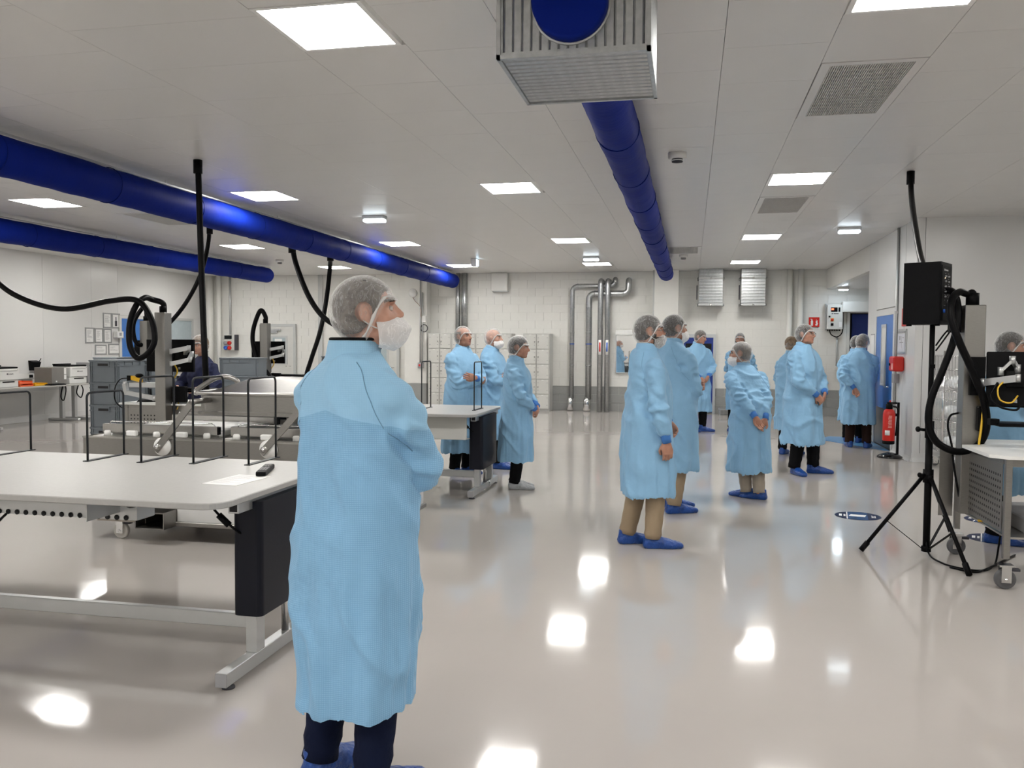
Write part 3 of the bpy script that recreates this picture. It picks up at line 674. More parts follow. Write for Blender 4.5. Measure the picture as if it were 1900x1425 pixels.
# extinguisher stand
t = thing('extinguisher_stand', 'black floor stand with domed foot holding the red extinguisher', 'stand', (2.84, 13.12, 0))
MB().lathe([(.0, .075), (.04, .075), (.12, .05), (.17, .02), (.175, 0), (0, 0)], n=28).build('foot', mat('gloss_black', (.006, .006, .007), .08), t)
MB().box(.085, .115, -.02, .02, .02, .80).build('post', BLACKM, t); MB().box(-.03, .085, -.02, .0, .60, .64).build('bracket', BLACKM, t)
def extinguisher(p, lb, s=1.0):
    t = thing('fire_extinguisher', lb, 'fire extinguisher', p)
    MB().lathe([(0, 0), (.075, 0), (.082, .01), (.082, .05)], n=20).build('foot_ring', BLACK, t)
    MB().lathe([(.082, .05), (.083, .06), (.083, .43), (.07, .48), (.03, .51), (.028, .53), (0, .53)], n=20).build('cylinder', RED, t)
    MB().lathe([(.04, .5), (.045, .51), (.045, .57), (0, .58)], n=14).build('valve', BLACK, t)
    MB().box(-.03, .10, -.015, .015, .575, .6).build('lever', BLACK, t); MB().cyl((.01, 0, .6), (.01, 0, .625), .012, 8).build('safety_pin', RED, t)
    MB().tube(spline([(.05, -.0, .54), (.11, -.01, .5), (.10, -.02, .25), (.09, -.02, .12)], 6), .012, 8).build('hose', RUBBER, t)
    MB().lathe([(.0835, .13), (.084, .13), (.084, .2), (.0835, .2)], n=12, a0=-2.4, a1=-1.6).build('white_label', PAPER, t)
    m_ = MB()
    for k in range(9): m_.lathe([(.0838, .24 + k * .02), (.0842, .24 + k * .02), (.0842, .25 + k * .02), (.0838, .25 + k * .02)], n=4, a0=-1.9 + .04 * (k % 3), a1=-1.3)
    m_.build('print_lines', mat('pale_red_print', (.85, .45, .4), .5), t)
    return t
extinguisher((2.79, 12.99, .21), 'red fire extinguisher hanging on the black floor stand')
x2 = extinguisher((2.86, YB - .14, .52), 'red fire extinguisher on the back wall behind the man with glasses'); MB().box(-.03, .03, .08, .139, .30, .36).build('wall_bracket', BLACKM, x2)
# low plate
t = thing('floor_step', 'low metal step on the floor by the back wall', 'step', (1.1, YB - .35, 0)); MB().box(-.45, .45, -.2, .2, .12, .15, .004).build('tread', GALV, t); MB().box(-.43, -.40, -.18, .18, 0, .12).build('leg', GALV, t); MB().box(.40, .43, -.18, .18, 0, .12).build('leg', GALV, t)
# --- lockers
def locker(label, x0, ncol, y, w=.312):
    t = thing('locker_unit', label, 'locker', (x0, y, 0), group='grey locker units')
    H_ = 1.875; D_ = .48; W = ncol * w + .03
    MB().box(0, W, -D_ + .02, 0, .0, H_, .004).build('body', LOCKF, t)
    dm = MB().box(0, w - .018, -.022, 0, 0, .345, .004).data('door', LOCK)
    vent = MB().box(0, .032, -.004, .0, 0, .014).data('vent', PRINTG)
    hd = MB().lathe([(0, -.02), (.014, -.018), (.014, 0)], (0, 0, 0), 8, 'y').box(-.006, .006, -.026, -.0, -.03, -.01).data('handle', mat('lock_metal', (.3, .3, .28), .35, .6))
    plate = MB().box(-.025, .025, -.003, 0, 0, .012).data('number_plate', WPLAST)
    for c in range(ncol):
        for r_ in range(5):
            d = inst(dm, 'door', t, (.024 + c * w, -D_ + .018, .06 + r_ * .362))
            for (vx, vz) in ((.02, .08), (w - .07, .08), (.02, .26), (w - .07, .26)): inst(vent, 'vent', d, (vx, -.022, vz))
            inst(hd, 'handle', d, ((w - .055) if c % 2 == 0 else .035, -.022, .17)); inst(plate, 'number_plate', d, ((w - .018) / 2, -.022, .325))
    return t
locker('grey locker unit at the far left end of the locker row', -6.38, 2, YB - .03, .29)
locker('grey locker unit second in the left row behind crossed arms man', -5.77, 2, YB - .03, .29)
locker('wide grey locker unit at right end of the left locker row', -5.16, 3, YB - .03, .29)
locker('separate grey two column locker unit left of the pipes', -3.97, 2, YB - .03)
# ============================================================ WORKBENCHES
def rrect(x0, x1, y0, y1, r, n=6, corners=(1, 1, 1, 1)):
    P = []
    for (cx, cy, a0, f) in ((x1 - r, y0 + r, -PI / 2, corners[0]), (x1 - r, y1 - r, 0, corners[1]), (x0 + r, y1 - r, PI / 2, corners[2]), (x0 + r, y0 + r, PI, corners[3])):
        for i in range(n + 1):
            a = a0 + PI / 2 * i / n; P.append((cx + r * math.cos(a), cy + r * math.sin(a)))
    return P
def workbench(label, L=3.4):
    # local frame: right end at x = 0, front edge at y = 0
    t = thing('workbench', label, 'workbench', (0, 0, 0), group='height adjustable workbenches')
    mb = MB(); P = rrect(-L, 0, 0, 1.36, .11); Q = rrect(-L + .004, -.004, .004, 1.356, .106)
    mb.loft([[(x, y, .85) for x, y in Q], [(x, y, .854) for x, y in P], [(x, y, .876) for x, y in P], [(x, y, .88) for x, y in Q]]); mb.build('tabletop', LTOP, t)
    for sx, nm in ((0, ''), (-L + .16, '')):
        x0, x1 = -.085 + sx, -.03 + sx
        MB().box(x0, x1, .10, 1.26, .022, .088, .003).build('foot_beam', ALU, t)
        MB().box(x0 - .0005, x1 + .0005, .0985, .102, .024, .086).build('end_cap', PRINTG, t)
        for yy in (.16, 1.2): MB().lathe([(0, 0), (.03, 0), (.03, .008), (.012, .014), (.012, .03), (0, .03)], (x0 + .03, yy, 0), 14).build('levelling_foot', PRINTD, t)
        for (a, b) in ((.375, .455), (.92, 1.0)): MB().box(x0 - .002, x1 + .002, a, b, .088, .60, .003).build('leg', ALU, t)
        MB().cyl((x0 + .03, .72, .088), (x0 + .03, .72, .6), .019, 14).build('lift_piston', CHROME, t)
        MB().box(x0 - .004, x0 + .004, .84, .92, .1, .27).build('socket_plate', GREYPT, t)
        MB().lathe([(0, -.006), (.022, -.006), (.026, 0), (.022, .006), (0, .006)], (x1, .84, .055), 12, 'x').build('bolt', CHROME, t)
        MB().box(x0, x1, .22, 1.25, .795, .849, .002).build('upper_beam', ALU, t); MB().box(x0 + .008, x1 - .008, .219, .222, .803, .841).build('beam_opening', CRATED, t)
        # wrap-round anthracite side panel with rounded front edge
        w0, w1 = (-.138, .012) if sx == 0 else (-.012 - .0 + sx - .075, .125 + sx - .075); r = .03
        P = rrect(w0, w1, .345, 1.02, r, 5)
        MB().prism(P, .275, .83).build('side_panel', ANTH, t)
    MB().box(-L + .14, -.086, .46, .50, .175, .245, .003).build('crossbar', ALU, t)
    MB().box(-L + .14, -.8, .55, .552, .66, .73).box(-L + .14, -.8, .552, .70, .66, .664).box(-L + .14, -.8, .70, .702, .66, .75).box(-.80, -.798, .55, .70, .66, .73).build('cable_tray', ALU, t)
    hm = MB().lathe([(0, 0), (.014, 0), (.014, -.003), (0, -.003)], (0, 0, 0), 12, 'y').data('tray_hole', CRATED)
    k = 0; x = -.86
    while x > -L + .2 and k < 30: inst(hm, 'tray_hole', t, (x, .5495, .672)); x -= .055; k += 1
    MB().box(-1.20, -.92, .56, .68, .75, .785, .01).build('power_strip', BLACK, t)
    om = MB().box(-.014, .014, -.003, 0, -.01, .01).data('outlet', PRINTG)
    for k in range(6): inst(om, 'outlet', t, (-1.17 + .044 * k, .559, .768))
    MB().box(-.9, -.895, .3, .72, .70, .849).build('tray_bracket', ALU, t)
    MB().tube(spline([(-1.2, .6, .77), (-1.35, .58, .74), (-1.5, .56, .80), (-1.75, .55, .72), (-1.8, .54, .62), (-1.7, .54, .57), (-1.58, .54, .66)], 6), .007, 6).tube(spline([(-.92, .6, .76), (-.8, .5, .74), (-.6, .4, .80), (-.35, .35, .845)], 6), .006, 6).build('cable', RUBBER, t)
    MB().tube(spline([(-.24, .3, .845), (-.2, .31, .78), (-.12, .33, .70), (-.08, .36, .66)], 6), .006, 6).cyl((-.19, .315, .765), (-.14, .325, .715), .016, 10).build('plug_cable', RUBBER, t)
    return t
wbA = workbench('large grey workbench in the left foreground with anthracite end panel'); wbA.location = (-2.00, 3.34, 0)
wbB = workbench('farther grey workbench where the man with crossed arms stands', 2.6); wbB.location = (-2.13, 8.29, 0)
MB().box(-.75, -.13, .20, .24, .60, .84, .004).box(-.75, -.13, .24, .36, .60, .604).build('apron_box', OFFW, wbB)
def divider(x, y, h, lb, z=.88, d=.33):
    t = thing('wire_divider', lb, 'divider', (x, y, z), group='dark wire dividers on the workbenches')
    MB().box(-.018, .018, -.02, d + .02, 0, .005).build('base_bar', DARKWIRE, t)
    R = .03
    pts = [(0, 0, .005)] + elbow((0, 0, h - R), (0, 0, h), (0, R, h), R, 4) + elbow((0, d - R, h), (0, d, h), (0, d, h - R), R, 4) + [(0, d, .005)]
    MB().tube(pts, .0065, 8).build('hoop', DARKWIRE, t)
    return t
divider(-3.48, 4.39, .405, 'low dark wire divider, leftmost of the four in front of the steel machine')
divider(-3.145, 4.42, .50, 'tall dark wire divider, second from left before the steel machine')
divider(-2.825, 4.45, .50, 'tall dark wire divider, third from left before the steel machine')
divider(-2.49, 4.48, .50, 'tall dark wire divider nearest the foreground man')
divider(-4.185, 4.42, .385, 'dark wire divider at the left edge of the near workbench')
divider(-2.27, 8.86, .52, 'dark wire divider on the far workbench corner by the woman')
divider(-2.86, 8.86, .52, 'dark wire divider on the far workbench behind foreground man')
pp = thing('paper_sheet', 'white printed paper sheet lying on the near workbench corner', 'paper', (-2.27, 3.98, .88), -.08)
MB().box(-.10, .10, -.17, .15, .0005, .0015).build('sheet', PAPER, pp)
m_ = MB(); rr = random.Random(3)
for k in range(12): m_.box(-.08, -.08 + rr.uniform(.06, .16), .12 - k * .022, .124 - k * .022, .0016, .0019)
m_.build('print', mat('faint_print', (.55, .55, .56), .7), pp)
rm_ = thing('remote_control', 'black handheld remote lying on the paper on the workbench', 'remote', (-2.26, 4.245, .882), .33)
MB().loft([[(x * (.9 if z in (0, .024) else 1), y * (.97 if z in (0, .024) else 1), z) for x, y in rrect(-.027, .027, -.16, .16, .015, 3)] for z in (0, .005, .019, .024)]).build('case', BLACK, rm_)
bt = MB().box(-.005, .005, -.006, .006, 0, .002).data('button', PRINTG)
for r_ in range(6):
    for c in range(3): inst(bt, 'button', rm_, (-.014 + .014 * c, -.09 + r_ * .022, .024))
MB().box(-.018, .018, .06, .13, .024, .0255).build('display', SCREEN, rm_)

# ============================================================ VACUUM PACKING MACHINE
vm = thing('packing_machine', 'large stainless double chamber vacuum packing machine behind the near workbench', 'machine', (-3.55, 6.6, 0))
def vb(): return MB()
MB().box(-4.80, -2.30, 6.0, 7.30, .52, .822, .006).build('upper_body', STEEL, vm, True)
MB().box(-4.80, -2.30, 5.996, 6.006, .815, .828).box(-4.80, -4.79, 6.006, 7.3, .815, .828).build('body_rim', STEELH, vm, True)
MB().box(-3.98, -2.32, 6.03, 7.25, .16, .52, .006).build('lower_body', WPANEL, vm, True)
MB().box(-4.0, -2.30, 6.01, 7.27, .13, .165, .004).build('skirt', STEEL, vm, True)
MB().box(-4.72, -4.20, 5.94, 7.2, .20, .27, .003).box(-4.66, -4.22, 5.98, 7.15, .15, .20).box(-4.62, -4.3, 6.02, 7.1, .27, .52).build('chassis', mat('brown_steel', (.36, .33, .29), .4, .9), vm, True)
MB().box(-4.235, -3.98, 5.86, 7.2, .255, .263).box(-4.235, -3.98, 5.86, 7.2, .13, .138).box(-4.235, -4.227, 5.86, 7.2, .138, .255).box(-3.988, -3.98, 5.86, 7.2, .138, .255).build('fork_channel', STEEL, vm, True); MB().box(-4.227, -3.988, 6.3, 6.31, .138, .255).build('channel_shade', CRATED, vm, True)  # near-black sheet inside stands in for the shade of the hollow channel
def castor(parent, p, r, wm, world=True, ang=0, brake=True):
    x, y, z = p
    MB().lathe([(0, -.022), (r * .55, -.022), (r * .6, -.016), (r * .8, -.016), (r * .93, -.018), (r, -.010), (r, .010), (r * .93, .018), (r * .8, .016), (r * .6, .016), (r * .55, .022), (0, .022)], (x, y, r), 24, 'y').build('castor_wheel', wm, parent, world)
    MB().box(x - .03, x + .03, y - .032, y - .026, r - .02, 2 * r + .03).box(x - .03, x + .03, y + .026, y + .032, r - .02, 2 * r + .03).box(x - .045, x + .045, y - .04, y + .04, 2 * r + .02, 2 * r + .032).cyl((x, y - .036, r), (x, y + .036, r), .010, 10).build('castor_fork', CHROME, parent, world)
    if brake: MB().box(x + .03, x + .085, y - .02, y + .02, 2 * r - .01, 2 * r + .006).build('brake_pedal', PRINTD, parent, world)
for (cx, cy) in ((-4.49, 6.05), (-2.5, 6.2), (-4.49, 7.1), (-2.5, 7.1)): castor(vm, (cx, cy, 0), .066, mat('white_wheel', (.62, .60, .56), .4))
for x0, x1 in ((-4.74, -3.70), (-3.58, -2.42)):
    for yy in (6.16, 7.12):
        MB().box(x0, x1, yy, yy + .045, .845, .915, .004).build('seal_bar', STEELH, vm, True)
        MB().box(x1 - .003, x1 + .012, yy + .004, yy + .041, .85, .91).build('bar_end', BLACK, vm, True)
        MB().tube([(x0 + .05, yy + .03, .915), (x0 + .06, yy + .03, .935), (x1 - .06, yy + .03, .935), (x1 - .03, yy + .03, .915)], .005, 6).build('clamp_wire', CHROME, vm, True)
        for k in range(5):
            xx = x0 + .07 + (x1 - x0 - .14) * k / 4
            if k % 2 == 0: MB().lathe([(0, 0), (.028, 0), (.028, .03), (.02, .042), (0, .042)], (xx, yy - .03, .823), 14).build('spacer', PEW, vm, True)
            else: MB().box(xx - .045, xx + .045, yy - .05, yy - .005, .823, .868, .008).build('spacer', PEW, vm, True)
    MB().box(x0 + .02, x1 - .02, 6.24, 7.08, .823, .868, .01).build('filler_plate', PEW, vm, True)
    MB().box(x0 - .02, x1 + .02, 6.1, 7.2, .8225, .8245).build('chamber_tray', STEELH, vm, True)
# lid
P = lambda x0, x1, y0, y1, z, r: [(x, y, z) for x, y in rrect(x0, x1, y0, y1, r, 5)]
lx0, lx1, ly0, ly1 = -3.93, -2.72, 6.2, 7.25
lid = MB(); lid.smooth = False
lid.loft([P(lx0 + .01, lx1 - .01, ly0 + .01, ly1 - .01, 1.0, .08), P(lx0, lx1, ly0, ly1, 1.005, .09), P(lx0, lx1, ly0, ly1, 1.03, .09), P(lx0 + .02, lx1 - .02, ly0 + .02, ly1 - .02, 1.035, .08), P(lx0 + .02, lx1 - .02, ly0 + .02, ly1 - .02, 1.17, .08), P(lx0 + .3, lx1 - .3, ly0 + .33, ly1 - .33, 1.285, .03), P(lx0 + .45, lx1 - .45, ly0 + .45, ly1 - .45, 1.30, .02)])
lid.build('lid', STEEL, vm, True)
MB().tube(P(lx0, lx1, ly0, ly1, 1.18, .09), .017, 8, cyc=True).build('lid_rim', STEELH, vm, True)
for (p0, p1) in (((-4.09, 5.965, .765), (-3.80, 5.985, 1.125)), ((-3.18, 5.965, .772), (-2.86, 5.985, 1.12))):
    a, b = V(p0), V(p1)
    MB().bar(a - (b - a) * .09, b, .052, .014, up=(0, -1, 0)).cyl(a + V((0, -.02, 0)), a + V((0, .02, 0)), .026, 16).cyl(b + V((0, -.02, 0)), b + V((0, .235, 0)), .022, 14).build('swing_arm', STEEL, vm, True)
    MB().cyl(a + V((.02, .012, .0)), a + V((.02, .034, .0)), .072, 26).build('pivot_disc', PEW, vm, True)
    MB().cyl(a + V((0, -.034, 0)), a + V((0, -.02, 0)), .014, 6).build('pivot_bolt', CHROME, vm, True)
MB().tube(spline([(-3.93, 6.23, 1.17), (-3.93, 6.27, 1.21), (-3.87, 6.42, 1.29), (-3.80, 6.50, 1.30), (-3.74, 6.54, 1.27), (-3.73, 6.56, 1.22)], 8), .021, 10).lathe([(0, 0), (.035, 0), (.03, .012), (0, .012)], (-3.73, 6.56, 1.19), 14).build('lid_hose_pipe', STEELH, vm, True)
MB().tube(spline([(-3.0, 6.6, 1.0), (-3.0, 6.6, .95), (-2.95, 6.55, .93), (-2.9, 6.6, .97)], 5), .008, 6).build('lid_cable', PRINTD, vm, True); MB().box(-2.97, -2.83, 6.7, 6.85, .868, 1.0).build('lid_bracket', PRINTD, vm, True)

# ============================================================ STEEL WORKSTATION CARTS
def perf(t, x0, x1, z0, z1, y, axis='y', n=None):
    # perforated plate: plate + dark round holes set in its face
    if axis == 'y': MB().box(x0, x1, y, y + .003, z0, z1).build('perforated_panel', STEEL, t)
    else: MB().box(y, y + .003, x0, x1, z0, z1).build('perforated_panel', STEEL, t)
    hm = MB(); s_ = .042; nx = int((x1 - x0 - .06) / s_); nz = int((z1 - z0 - .05) / s_)
    for i in range(nx):
        for j in range(nz):
            a = x0 + .04 + i * s_; c = z0 + .035 + j * s_
            if axis == 'y': hm.box(a - .008, a + .008, y - .0008, y, c - .008, c + .008)
            else: hm.box(y - .0008, y, a - .008, a + .008, c - .008, c + .008)
    o = hm.build('perforation', CRATED, t); o['kind'] = 'stuff'
def monitor(t, M, w=.50, h=.30):
    def ob(mb, nm, m): 
        mb.v = [tuple(M @ V(v)) for v in mb.v]; return mb.build(nm, m, t)
    ob(MB().box(-w / 2, w / 2, -.02, .02, -h / 2, h / 2, .006), 'monitor_case', BLACK)
    ob(MB().box(-w / 2 + .012, w / 2 - .012, .0205, .0215, -h / 2 + .012, h / 2 - .012), 'screen', SCREEN)
    ob(MB().box(-.06, .06, -.036, -.0205, -.06, .06, .004), 'mount_plate', BLACKM)
    ob(MB().box(w / 2 - .19, w / 2 - .165, -.0215, -.0202, -h / 2 + .03, -h / 2 + .055), 'label', PRINTG)
def cart(label, cx=0.0, L=1.15, col=True):
    # local: front-left corner of the top at (0,0)
    t = thing('workstation_cart', label, 'cart', (0, 0, 0), group='stainless workstation carts')
    D = .72
    MB().box(0, L, 0, D, .885, .905, .004).build('worktop', PEW, t)
    for (x, y) in ((.05, .04), (L - .09, .04), (.05, D - .08), (L - .09, D - .08)): MB().box(x, x + .04, y, y + .04, .16, .885).build('leg', STEEL, t)
    MB().box(.09, L - .09, .05, .08, .84, .885).box(.09, L - .09, D - .08, D - .05, .84, .885).box(.05, .09, .08, D - .08, .84, .885).box(L - .09, L - .05, .08, D - .08, .84, .885).build('top_frame', STEEL, t)
    MB().box(.06, L - .06, .06, D - .06, .28, .295).build('lower_shelf', STEELH, t)
    perf(t, .09, L - .09, .52, .84, .045)
    for (x, y) in ((.07, .06), (L - .07, .06), (.07, D - .06), (L - .07, D - .06)): castor(t, (x, y, 0), .055, mat('grey_wheel', (.16, .16, .165), .5), False)
    if col:
        MB().box(cx - .064, cx + .064, -.10, .03, .35, 1.92, .004).build('column', STEEL, t)
        MB().box(cx - .05, cx + .05, .031, .075, 1.1, 1.5, .01).build('arm_mount', BLACKM, t); MB().box(cx - .095, cx - .065, -.05, .05, 1.4, 1.9).build('cable_cover', BLACKM, t)
        MB().cyl((cx, -.03, 1.92), (cx, -.03, 1.99), .04, 14).build('hose_fitting', BLACK, t)
    return t
cA = cart('stainless workstation cart with post where the woman in navy stands', .60)
cA.location = (-6.33, 8.50, 0)
def bar2(t, nm, pts, w, h, m):
    mb = MB()
    for a, b in zip(pts, pts[1:]): mb.bar(a, b, w, h)
    for p_ in pts: mb.cyl(V(p_) - V((0, 0, .03)), V(p_) + V((0, 0, .03)), w * .6, 12)
    return mb.build(nm, m, t)
monitor(cA, Matrix.Translation((.50, .25, 1.44)), .60, .37)
bar2(cA, 'monitor_arm', [(.66, .0, 1.49), (.86, .05, 1.53), (.72, .2, 1.48)], .035, .05, ALU)
bar2(cA, 'monitor_arm', [(.66, .0, 1.35), (.86, .06, 1.40), (.80, .2, 1.46)], .035, .045, ALU)
MB().box(.55, 1.2, .10, .38, 1.03, 1.055, .004).box(.62, 1.15, .13, .33, 1.056, 1.075, .004).build('keyboard_tray', BLACK, cA)
bar2(cA, 'scanner_arm', [(.05, .05, 1.12), (.06, .06, 1.02), (.42, .06, .96)], .04, .05, ALU)
MB().box(.12, .5, .02, .10, 1.08, 1.14, .006).build('scanner_shelf', ALU, cA)
MB().cyl((.2, .3, .906), (.2, .3, 1.05), .012, 10).lathe([(.0, .906), (.14, .906), (.12, .93), (0, .935)], (.2, .3, 0), 18).build('stand_foot', BLACK, cA)
MB().tube(spline([(.66, .08, 1.35), (.68, .1, 1.25), (.60, .1, 1.1), (.72, .06, .9), (.66, .05, .75), (.72, .04, .6)], 6), .008, 6).build('yellow_cable', CABYEL, cA)
MB().tube(spline([(.66, .09, 1.10), (.70, .08, 1.0), (.66, .06, .85), (.74, .06, .7), (.7, .05, .5)], 6), .012, 6).box(.66, .82, .02, .09, .92, 1.10, .008).build('power_adapter', BLACK, cA)
cB = dup(cA, (-8.72, 11.60, 0), label='stainless workstation cart with post farther back by the blue door')
cC = dup(cA, (-7.46, 12.95, 0), label='stainless workstation cart with post behind steel machine, near white doors')
def scanner(p, rz, lb, cable):
    t = thing('barcode_scanner', lb, 'barcode scanner', p, rz, 'yellow and black barcode scanners')
    MB().loft([[(-.045, y, z) for y, z in ((-.035, -.03), (.035, -.03), (.035, .03), (-.035, .03))], [(.0, y, z) for y, z in ((-.03, -.025), (.03, -.025), (.03, .028), (-.03, .028))]]).build('head', BLACK, t)
    MB().loft([[(.0, y, z) for y, z in ((-.028, -.02), (.028, -.02), (.028, .028), (-.028, .028))], [(.12, y, z) for y, z in ((-.022, -.045), (.022, -.045), (.022, -.005), (-.022, -.005))]]).build('grip', YEL, t)
    MB().sphere((.09, .0, .03), (.05, .03, .025)).build('cradle', BLACK, t)
    MB().tube(spline(cable, 8), .006, 6).build('cable', RUBBER, t)
    return t
scanner((-6.17, 8.53, 1.185), 0, 'yellow and black barcode scanner in front of the grey crates', [(-.04, 0, 0), (-.16, .0, -.02), (-.23, .0, -.14), (-.21, 0, -.28), (-.1, .05, -.36), (.02, .1, -.25)])
scanner((-7.40, 12.98, 1.185), 0, 'yellow and black barcode scanner by the far cart post', [(-.04, 0, 0), (-.12, .0, -.05), (-.14, .0, -.14), (-.05, 0, -.2)])

# right hand cart, turned
cR = thing('workstation_cart', 'stainless workstation cart at the right edge with loudspeaker in front', 'cart', (2.0, 6.1, 0), group='stainless workstation carts')
MB().prism([(.03, -.06), (.9, -.06), (.9, 1.05), (.12, 1.05), (.12, .66), (-.06, .60), (-.06, .03)], .862, .884).build('worktop', PEW, cR)
for (x, y) in ((.03, -.02), (.82, -.02), (.0, .93), (.82, .93)): MB().box(x, x + .04, y, y + .04, .2, .862, .002).build('leg', STEEL, cR)
MB().box(.07, .82, -.015, .015, .81, .862).box(.03, .05, .03, .93, .82, .862).box(.07, .82, .94, .965, .81, .862).build('top_frame', STEEL, cR)
MB().box(.05, .82, .0, .96, .33, .345, .003).build('lower_shelf', STEELH, cR)
MB().box(.2, .75, .1, .8, .345, .45, .008).build('power_unit', PRINTG, cR)
perf(cR, .03, .93, .37, .82, .026, 'x')
perf(cR, -.12, -.02, .30, .82, .93, 'y')
for (x, y) in ((.05, .0), (.84, .0), (.02, .95), (.84, .95)): castor(cR, (x, y, 0), .066, mat('grey_rubber_wheel', (.10, .10, .105), .5), False)
MB().box(-.035, .105, .70, .84, .36, 1.90, .004).build('column', STEEL, cR)
MB().box(-.11, -.036, .80, .86, 1.70, 1.88).build('column_bracket', BLACKM, cR)
MB().box(-.0, .10, .66, .699, 1.24, 1.52, .03).build('arm_mount', BLACK, cR)
MB().cyl((.03, .77, 1.90), (.03, .77, 1.99), .045, 14).build('hose_fitting', BLACK, cR)
Mm = Matrix.Translation((.28, .62, 1.36)) @ Matrix.Rotation(math.radians(-14), 4, 'Z') @ Matrix.Rotation(math.radians(-10), 4, 'X')
monitor(cR, Mm, .36, .40)
bar2(cR, 'monitor_arm', [(.08, .64, 1.335), (.26, .50, 1.375)], .03, .05, ALU)
bar2(cR, 'monitor_arm', [(.18, .60, 1.42), (.25, .585, 1.50), (.29, .60, 1.44)], .035, .02, ALU)
MB().box(.10, .62, .35, .55, 1.04, 1.065, .006).box(.06, .12, .40, .47, 1.045, 1.09, .004).build('keyboard_tray', BLACK, cR)
MB().box(.055, .125, .64, .70, .98, 1.16, .006).build('power_adapter', BLACK, cR)
MB().tube(spline([(.09, .66, 1.30), (.085, .65, 1.2), (.075, .64, 1.0), (.06, .62, .86), (.09, .55, .74), (.10, .5, .62), (.05, .5, .50), (.04, .52, .42), (.06, .5, .36), (.03, .5, .35)], 8), .0085, 8).build('yellow_cable', CABYEL, cR)
MB().tube(spline([(.2, .56, 1.36), (.14, .52, 1.30), (.15, .5, 1.22), (.22, .5, 1.20), (.27, .52, 1.25)], 8), .006, 6).build('orange_cable', CABYEL, cR)
MB().tube(spline([(.15, .56, 1.34), (.1, .54, 1.24), (.15, .5, 1.17), (.25, .5, 1.15), (.28, .5, 1.18)], 8), .008, 6).tube(spline([(-.035, .8, 1.10), (-.1, .76, 1.08), (-.12, .74, 1.0), (-.09, .74, .86), (-.07, .74, .7), (-.03, .74, .48)], 8), .008, 6).build('black_cable', RUBBER, cR)
mz = thing('computer_mouse', 'small black computer mouse on the right cart top', 'mouse', (2.06, 6.95, .884)); MB().sphere((0, 0, .012), (.03, .05, .016)).build('shell', BLACK, mz); MB().box(-.003, .003, .01, .035, .024, .030).build('wheel', PRINTG, mz)

# ============================================================ LOUDSPEAKER AND STAND
SX, SY = 1.786, 6.965
st = thing('speaker_stand', 'black tripod stand carrying the loudspeaker at right', 'speaker stand', (SX, SY, 0))
MB().cyl((0, 0, .03), (0, 0, 1.02), .026, 16).build('lower_pole', BLACKM, st); MB().cyl((0, 0, .95), (0, 0, 1.76), .019, 16).build('upper_pole', BLACKM, st)
MB().cyl((0, 0, .90), (0, 0, 1.03), .033, 16).box(-.02, .02, -.03, .03, .93, .97).build('clamp_collar', BLACK, st); MB().cyl((-.03, 0, .96), (-.07, -.01, .965), .012, 10).sphere((-.085, -.012, .966), (.018, .026, .022)).build('knob', BLACK, st)
MB().cyl((0, 0, .56), (0, 0, .66), .038, 16).build('leg_collar', BLACK, st); MB().cyl((-.03, -.02, .62), (-.06, -.03, .62), .012, 8).sphere((-.07, -.035, .62), (.016, .02, .02)).build('knob', BLACK, st)
MB().cyl((0, 0, .03), (0, 0, .07), .035, 14).build('lower_collar', BLACK, st)
for (fx, fy) in ((1.331 - SX, .01), (1.915 - SX, 6.385 - SY), (2.087 - SX, 7.33 - SY)):
    d_ = V((fx, fy, 0)); L_ = d_.length; u_ = d_ / L_; a = u_ * .04 + V((0, 0, .60)); b = d_ + V((0, 0, .025))
    lg = MB().tube([a, b], .0145, 10).build('leg', BLACKM, st); MB().cyl(b + (a - b) * .09, b - V((0, 0, .015)) + u_ * .012, .021, 10).build('rubber_foot', BLACK, lg)
    mid = a + (b - a) * .60; MB().bar(u_ * .03 + V((0, 0, .05)), mid, .018, .006).build('brace', BLACKM, st)
    MB().cyl(a - V((0, 0, .01)), a + V((0, 0, .02)), .02, 8).build('leg_joint', BLACK, st)
MB().box(-.02, .02, -.03, -.022, 1.43, 1.46).build('pole_clip', BLACK, st)
sp = thing('loudspeaker', 'black active loudspeaker on tripod with control panel on its rear', 'loudspeaker', (SX - .015, SY + .1, 1.762), math.radians(-30))
GR = mat('speaker_vinyl', (.005, .005, .006), .6, bump=.6, bscale=260, spec=.15)
MB().prism(rrect(-.135, .13, -.15, .15, .012, 3), 0, .465).build('cabinet', GR, sp)
MB().box(.1305, .134, -.125, .125, .03, .44).build('rear_panel', BLACKM, sp)
for x in (-.1, .1): MB().cyl((x, -.1, -.012), (x, -.1, 0), .02, 10).build('rubber_foot', BLACK, sp)
kn = MB().cyl((0, 0, 0), (.012, 0, 0), .007, 8).data('control_knob', PRINTG)
for k in range(5):
    for y in (-.05, .03): inst(kn, 'control_knob', sp, (.134, y, .36 - k * .038))
MB().cyl((.134, .03, .17), (.146, .03, .17), .019, 14).cyl((.134, .03, .12), (.15, .03, .12), .02, 14).build('input_jack', PRINTG, sp)
MB().cyl((.134, -.07, .10), (.145, -.07, .10), .015, 14).build('blue_socket', BLUEP, sp); MB().box(.134, .136, .02, .05, .06, .075).build('warning_label', PRINTG, sp)
MB().box(.134, .1355, -.075, -.06, .40, .415).build('logo_mark', mat('light_print', (.6, .6, .6), .5), sp)
MB().box(.134, .1355, -.05, .02, .402, .412).build('maker_print', MATS['light_print'], sp)
m_ = MB(); rr = random.Random(5)
for k in range(16): m_.box(.134, .1352, (-.07 if k % 2 else .01) + rr.uniform(0, .02), (-.05 if k % 2 else .03) + rr.uniform(0, .02), .38 - (k // 2) * .04, .384 - (k // 2) * .04)
